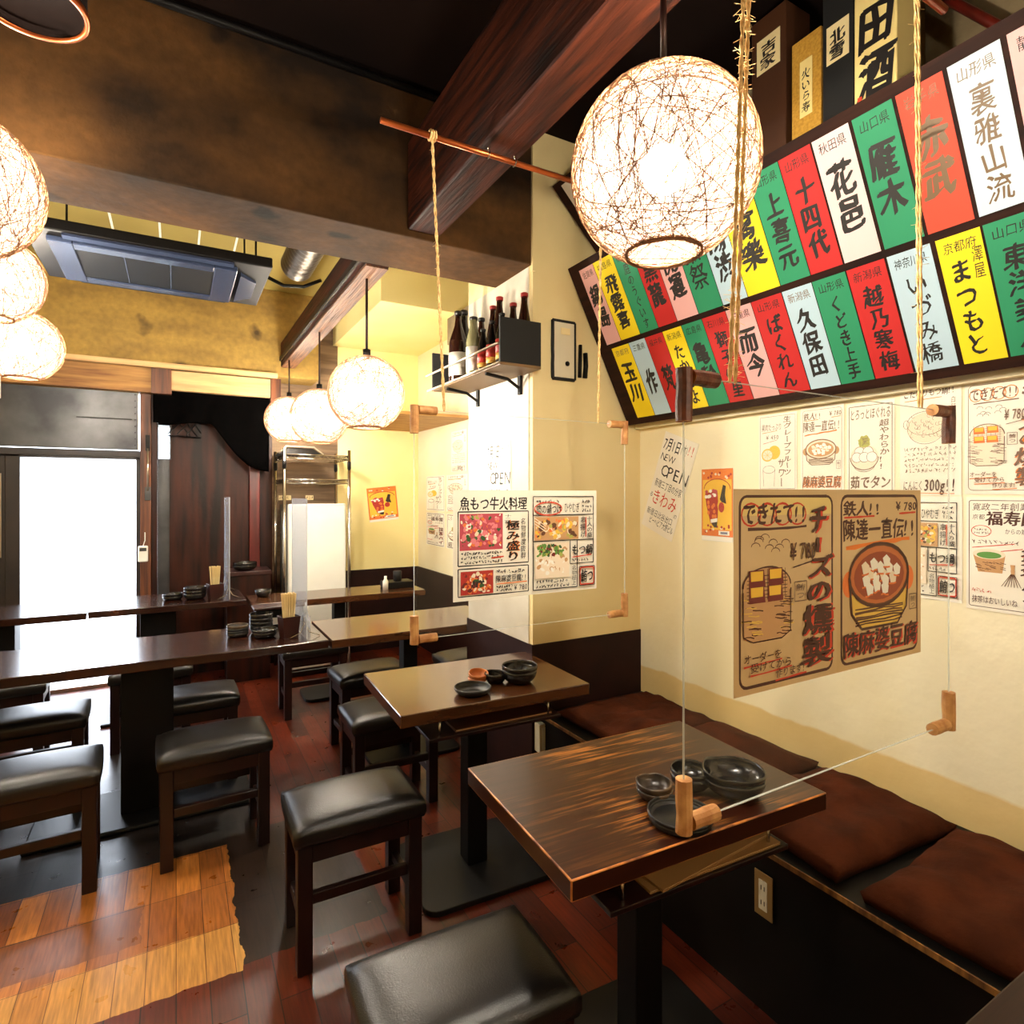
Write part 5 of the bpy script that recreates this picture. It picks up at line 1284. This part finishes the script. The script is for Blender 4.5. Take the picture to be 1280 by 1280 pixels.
bottle('brown beer bottle with a red cap, rightmost behind the end panel', 1.320, 2.215, .034, .325, .014, m_bottle_br, m_cap_red, [], GB, .5)
# wall devices on the column
dv = thing('wall_switch_panel', 'cream wall panel with a thick black outline on the column face', 'panel', (1.53, CY0, 2.07))
MB().box(-.055, -.012, -.125, .055, 0, .125).build('panel', m_ivory, dv, bevel=.003)
fr = MB()
for q in (((-.06, -.13), (.06, -.13)), ((.06, -.13), (.06, .13)), ((.06, .13), (-.06, .13)), ((-.06, .13), (-.06, -.13))):
    fr.tube([(q[0][0] + (q[1][0] - q[0][0]) * k / 8 + mnoise.noise(Vector((k * 1.3, q[0][0] * 50, q[0][1] * 9))) * .0018, -.006, q[0][1] + (q[1][1] - q[0][1]) * k / 8) for k in range(9)], .0085, 6)
fr.build('sealant_outline', m_blackmatte, dv, smooth=True)
MB().box(-.02, -.014, .07, .03, -.012, .10).build('nameplate', m_labelcream, dv)
mb = MB(); mb.T = Matrix.Translation((.015, -.012, -.06)) @ Matrix.Rotation(PI / 2, 4, 'X'); mb.lathe([(.011, 0), (.011, .004), (.006, .005), (.006, .009), (1e-7, .009)], 14); mb.build('button', m_black, dv, smooth=True)
hk = thing('black_clip', 'two-pronged black clip on the column next to the outlined panel', 'clip', (1.64, CY0, 2.03))
MB().tube([(-.022, -.008, -.075), (-.022, -.012, .0), (-.018, -.008, .075)], .0085, 8).build('long_prong', m_black, hk, smooth=True)
MB().tube([(.008, -.008, -.075), (.010, -.012, -.02), (.010, -.008, .04)], .0115, 8).build('short_prong', m_black, hk, smooth=True)

# plywood shelf in the far corner
tag(MB().box(1.19, 4.12, 2.0, 1.985, 5.285, 2.02).build('plywood_shelf', m_ply), 'plain plywood shelf in the yellow corner beyond the column', 'shelf')

# ------------------------------------------------------------------ air conditioner, ceiling bits
ac = thing('ceiling_air_conditioner', 'shade-greyed and black cassette air conditioner hanging between the concrete beams', 'air conditioner', (-.06, 3.42, 2.5))
MB().box(-.50, -.335, .02, .47, .335, .07).build('casing', m_black, ac, bevel=.006)
fm = MB().box(-.42, -.27, -.004, -.33, .27, .02).box(.22, -.27, -.004, .32, .27, .02).box(-.33, -.27, -.004, .22, -.20, .02).box(-.33, .20, -.004, .22, .27, .02)
fm.build('face_frame', m_acw, ac, bevel=.004)
MB().box(-.33, -.20, .004, .22, .20, .02).build('intake_grille', m_acd, ac)
MB().box(-.149, -.20, .001, -.145, .20, .006).box(.035, -.20, .001, .039, .20, .006).build('grille_bars', m_acw, ac)
MB().hexa([(-.36, -.325, .008), (.30, -.325, .008), (.30, -.300, .0), (-.36, -.300, .0)], [(-.36, -.325, .018), (.30, -.325, .018), (.30, -.300, .01), (-.36, -.300, .01)]).build('air_vane', m_acw, ac)
MB().hexa([(-.36, .285, -.002), (.30, .285, -.002), (.30, .330, .010), (-.36, .330, .010)], [(-.36, .285, .006), (.30, .285, .006), (.30, .330, .018), (-.36, .330, .018)]).build('air_vane', m_blackmatte, ac)
MB().hexa([(.34, -.20, .0), (.42, -.10, .006), (.42, .16, .006), (.34, .24, .0)], [(.34, -.20, .02), (.42, -.10, .02), (.42, .16, .02), (.34, .24, .02)]).build('corner_panel', m_acw, ac)
for x in (-.42, .40):
    for y in (-.28, .28): MB().tube([(x, y, .07), (x, y, ZC - 2.5)], .005, 6).build('suspension_rod', m_black, ac)
for x0, x1, lab in ((-.34, -.08, 'white outlined ceiling hatch left above the air conditioner'), (.12, .34, 'white outlined ceiling hatch right above the air conditioner')):
    fr = MB(); y0, y1 = 4.0, 4.5; z = ZC - .006
    fr.box(x0, y0, z, x1, y0 + .012, ZC).box(x0, y1 - .012, z, x1, y1, ZC).box(x0, y0, z, x0 + .012, y1, ZC).box(x1 - .012, y0, z, x1, y1, ZC)
    c0 = Vector(((x0 + x1) / 2, 4.25, ZC)); fr.v = [p - c0 for p in fr.v]
    tag(fr.build('ceiling_hatch', m_white, loc=c0), lab, 'hatch')
dm = MB()
prof = []
for i in range(40):
    zz = i * .0125; prof.append((.085 + .004 * math.sin(i * PI / 2), zz))
dm.T = Matrix.Rotation(PI / 2, 4, 'X'); dm.lathe(prof, 24)
tag(dm.build('vent_duct', M('duct_foil', (110, 100, 88), rough=.4, metal=.7), loc=(.60, 3.55, 2.72), smooth=True), 'ribbed dark vent duct beside the far timber beam', 'duct')
tag(MB().tube([(.42, 3.5, 2.62), (.52, 3.48, 2.575), (.62, 3.46, 2.58), (.715, 3.45, 2.63)], .010, 8).build('black_hose', m_black, smooth=True), 'black hose from the air conditioner to the timber beam', 'hose')
ds = thing('exhaust_duct', 'round dark exhaust duct hanging from the ceiling at the upper left corner', 'duct', (-.285, 1.66, 2.5))
MB().lathe([(1e-7, .02), (.10, .02), (.104, 0), (.108, 0), (.108, ZC - 2.5)], 36).build('duct_body', m_ceil, ds, smooth=True)
MB().lathe([(.102, .002), (.104, -.004), (.112, -.004), (.113, .010), (.108, .012)], 36, cap=False).build('rim', m_copper, ds, smooth=True)  # copper colour puts the lamp's warm light into the rim

# ------------------------------------------------------------------ far end: black cloth, hangers, rack, refrigerator
pts = []
cl = MB(); nx, nz_ = 40, 16
vs = []; fs = []
for i in range(nx + 1):
    u = i / nx; x = -.15 + .81 * u
    top = 2.20 + .012 * math.sin(u * 3)
    if u < .5: b_ = 1.955 - .01 * math.sin(u * 12)
    elif u < .80: b_ = 1.945 - (u - .5) / .3 * .30 - .02 * math.sin((u - .5) / .3 * PI)
    else: b_ = 1.645 - (u - .8) / .2 * .045 - .012 * math.sin((u - .8) / .2 * PI)
    for j in range(nz_ + 1):
        v = j / nz_; z = top + (b_ - top) * v
        y = 5.165 - .018 * v * math.sin(u * 22 + v * 2.0) - .012 * math.sin(u * 7 + v * 4)
        vs.append((x, y - .006, z)); 
off = len(vs)
vs += [(x, y + .012, z) for x, y, z in vs]
for i in range(nx):
    for j in range(nz_):
        a = i * (nz_ + 1) + j; fs.append((a, a + 1, a + nz_ + 2, a + nz_ + 1)); fs.append((off + a, off + a + nz_ + 1, off + a + nz_ + 2, off + a + 1))
for i in range(nx):
    for j in (0, nz_):
        a = i * (nz_ + 1) + j; b2 = a + nz_ + 1; fs.append((a, b2, off + b2, off + a) if j == 0 else (b2, a, off + a, off + b2))
for j in range(nz_):
    for i in (0, nx):
        a = i * (nz_ + 1) + j; fs.append((a, off + a, off + a + 1, a + 1) if i == 0 else (a + 1, off + a + 1, off + a, a))
c0 = Vector((.25, 5.16, 2.2)); vs = [Vector(p) - c0 for p in vs]
tag(cl.add(vs, fs).build('shop_curtain', m_cloth_black, loc=c0, smooth=True), 'black cloth curtain hung under the pale board and drooping at its right end', 'curtain')
for k, (x, lab) in enumerate(((.02, 'left dark coat hanger dangling below the black cloth'), (.075, 'middle dark coat hanger dangling below the black cloth'), (.13, 'right dark coat hanger dangling below the black cloth'))):
    h = MB(); z = 1.965
    h.tube([(0, 0, .03), (.008, 0, .04), (.012, 0, .03), (.004, 0, .012), (0, 0, 0)], .0025, 6)
    h.tube([(0, 0, 0), (-.085, .0, -.085), (-.088, 0, -.098), (.088, 0, -.098), (.085, 0, -.085), (0, 0, 0)], .005, 6)
    tag(h.build('coat_hanger', m_black, loc=(x, 5.235 + .012 * k, z - .005), rz=math.radians(28 + 10 * k), smooth=True), lab, 'hanger', 'coat hangers below the cloth')
# wire rack
RX0, RX1, RY0, RY1 = .715, 1.205, 4.76, 5.22
rk = thing('wire_rack', 'chrome wire shelving rack standing over the white refrigerator', 'rack', ((RX0 + RX1) / 2, (RY0 + RY1) / 2, 0))
rw, rdp = (RX1 - RX0) / 2, (RY1 - RY0) / 2
for x in (-rw, rw):
    for y in (-rdp, rdp):
        p = MB().tube([(x, y, 0), (x, y, 1.765)], .0125, 10).build('post', m_chrome, rk, smooth=True)
        MB().tube([(x, y, 1.615), (x, y, 1.675)], .0155, 10).build('sleeve', m_black, p, smooth=True)
for z in (1.72, 1.53):
    s_ = MB()
    for y in (-rdp, rdp):
        for dz in (0, -.03): s_.tube([(-rw, y, z + dz), (rw, y, z + dz)], .004, 6)
        n = 16; s_.tube([(-rw + 2 * rw * k / n, y, z - (.03 if k % 2 else 0)) for k in range(n + 1)], .003, 5)
    for x in (-rw, rw):
        for dz in (0, -.03): s_.tube([(x, -rdp, z + dz), (x, rdp, z + dz)], .004, 6)
        n = 14; s_.tube([(x, -rdp + 2 * rdp * k / n, z - (.03 if k % 2 else 0)) for k in range(n + 1)], .003, 5)
    for k in range(1, 20): s_.tube([(-rw + 2 * rw * k / 20, -rdp, z + .002), (-rw + 2 * rw * k / 20, rdp, z + .002)], .0022, 5)
    s_.build('wire_shelf', m_chrome, rk, smooth=True)
rf = thing('refrigerator', 'white refrigerator standing inside the chrome wire rack', 'refrigerator', (.965, 4.99, 0))
MB().box(-.22, -.16, .03, .22, .20, 1.335).build('cabinet', m_grey_dark, rf, bevel=.008)
MB().box(-.222, -.205, .06, .222, -.168, 1.34).build('door', m_white, rf, bevel=.012, seg=3)
MB().box(-.20, -.14, 0, .20, .18, .03).build('plinth', m_blackmatte, rf)
gk = MB()
for z in (.10, .6, 1.1): gk.box(-.224, -.15, z, -.220, .15, z + .008)
gk.box(-.226, -.12, .1, -.220, -.10, 1.28).box(-.226, .06, .1, -.22, .08, 1.28)
gk.build('side_ribs', m_alu, rf)
hd = thing('hooded_appliance', 'low black hooded appliance with a pale rim on top of the wire rack', 'appliance', (.83, 4.98, 1.7245))
MB().hexa([(-.14, -.16, 0), (.18, -.16, 0), (.18, .16, 0), (-.14, .16, 0)], [(-.08, -.11, .055), (.12, -.11, .055), (.12, .11, .055), (-.08, .11, .055)]).build('hood', m_black, hd, bevel=.012)
MB().tube([(-.145, -.165, .006), (-.085, -.118, .064), (.125, -.118, .064), (.185, -.165, .006)], .006, 6).build('rim', m_alu, hd, smooth=True)
for x, w, lab in ((.80, .10, 'longer yellow paper tag on the boards behind the rack'), (1.0, .065, 'shorter yellow paper tag on the boards behind the rack')):
    f = Flat((x - w / 2, 5.2985, 1.405), (1, 0, 0), (0, 0, 1), w, .04, m_labelcream); f.scrib(.005, .006, w - .004, .034, 1, m_ink_b, .003); f.done('paper_tag', lab, 'tag')
# bowls on a small stand by the boards
st = thing('side_stand', 'dark low stand by the stained boards, behind the far table', 'stand', (.48, 5.02, 0))
MB().box(-.16, -.14, .80, .16, .14, .83).build('top', m_holder, st, bevel=.003)
MB().box(-.15, -.13, 0, .15, .13, .80).build('body', m_wallwood, st)
bowl('bowl', 'dark glossy bowl on the stand behind the far table', 'bowl', .46, 4.98, .8302, .085, .04, m_ceramic, .5, .02, 61)
bowl('bowl', 'second dark glossy bowl nested on the stand behind the far table', 'bowl', .462, 4.98, .8502, .085, .04, m_ceramic, .5, .02, 61)
# small things by the door
rm = thing('white_remote', 'white handset hanging on a cord on the door post', 'remote', (-.215, 5.215, .97))
MB().box(-.032, -.022, -.06, .032, -.001, .06).build('case', m_white, rm, bevel=.008)
MB().box(-.022, -.024, .02, .022, -.022, .045).build('window', m_grey_dark, rm)
MB().tube([(0, -.006, .06), (.012, -.006, .10), (.012, -.004, .16)], .003, 6).build('cord', m_white, rm, smooth=True)
lk = thing('bolt_lock', 'old metal slide bolt on the brown door post', 'lock', (-.185, 5.218, 1.42))
MB().box(-.02, -.012, -.05, .02, 0, .05).build('plate', m_steel, lk, bevel=.002)
MB().tube([(0, -.018, .02), (0, -.018, .34)], .006, 8).build('rod', m_alu, lk, smooth=True)
MB().box(-.014, -.02, .32, .014, 0, .44).build('bracket', m_black, lk, bevel=.002)
ex = thing('exit_light', 'greenish emergency light peeking in at the left edge above the door', 'light', (-1.03, 4.86, 2.10))
MB().box(-.02, -.02, -.075, .06, .02, .075).build('case', m_white, ex, bevel=.003)
MB().box(-.015, -.022, -.07, .055, -.02, .07).build('light_panel', m_exit, ex)
MB().tube([(.02, 0, .075), (.02, 0, ZC - 2.10)], .006, 6).build('stem', m_black, ex)
# street outside
for x, y, w, lab in ((-3.1, 9.6, .7, 'left planter box on the bright street outside'), (-1.9, 9.3, .9, 'right planter box on the bright street outside')):
    p = thing('planter_box', lab, 'planter', (x, y, -.06))
    MB().box(-w / 2, -.15, 0, w / 2, .15, .32).build('box', M('grey_planter', (200, 206, 208), rough=.7), p, bevel=.01)
    sc = MB(); r3 = random.Random(int(w * 10))
    for k in range(60):
        px, py, pz = r3.uniform(-w / 2 + .05, w / 2 - .05), r3.uniform(-.11, .11), r3.uniform(.33, .5)
        a = r3.uniform(0, 6); sc.add([(px, py, pz), (px + .05 * math.cos(a), py + .05 * math.sin(a), pz + .03), (px + .06 * math.cos(a + .5), py + .06 * math.sin(a + .5), pz + .05), (px + .02 * math.cos(a + 1), py + .02 * math.sin(a + 1), pz + .06)], [(0, 1, 2, 3)])
    sc.build('leaves', M('leaf_green', (110, 150, 110), rough=.6), p)
wg = MB()
for k in range(4): wg.box(-1.2 + k * .16, 11.44, 1.1, -1.09 + k * .16, 11.5, 1.7)
struct(wg.build('window_2', M('pale_window', (180, 205, 205), rough=.3)))
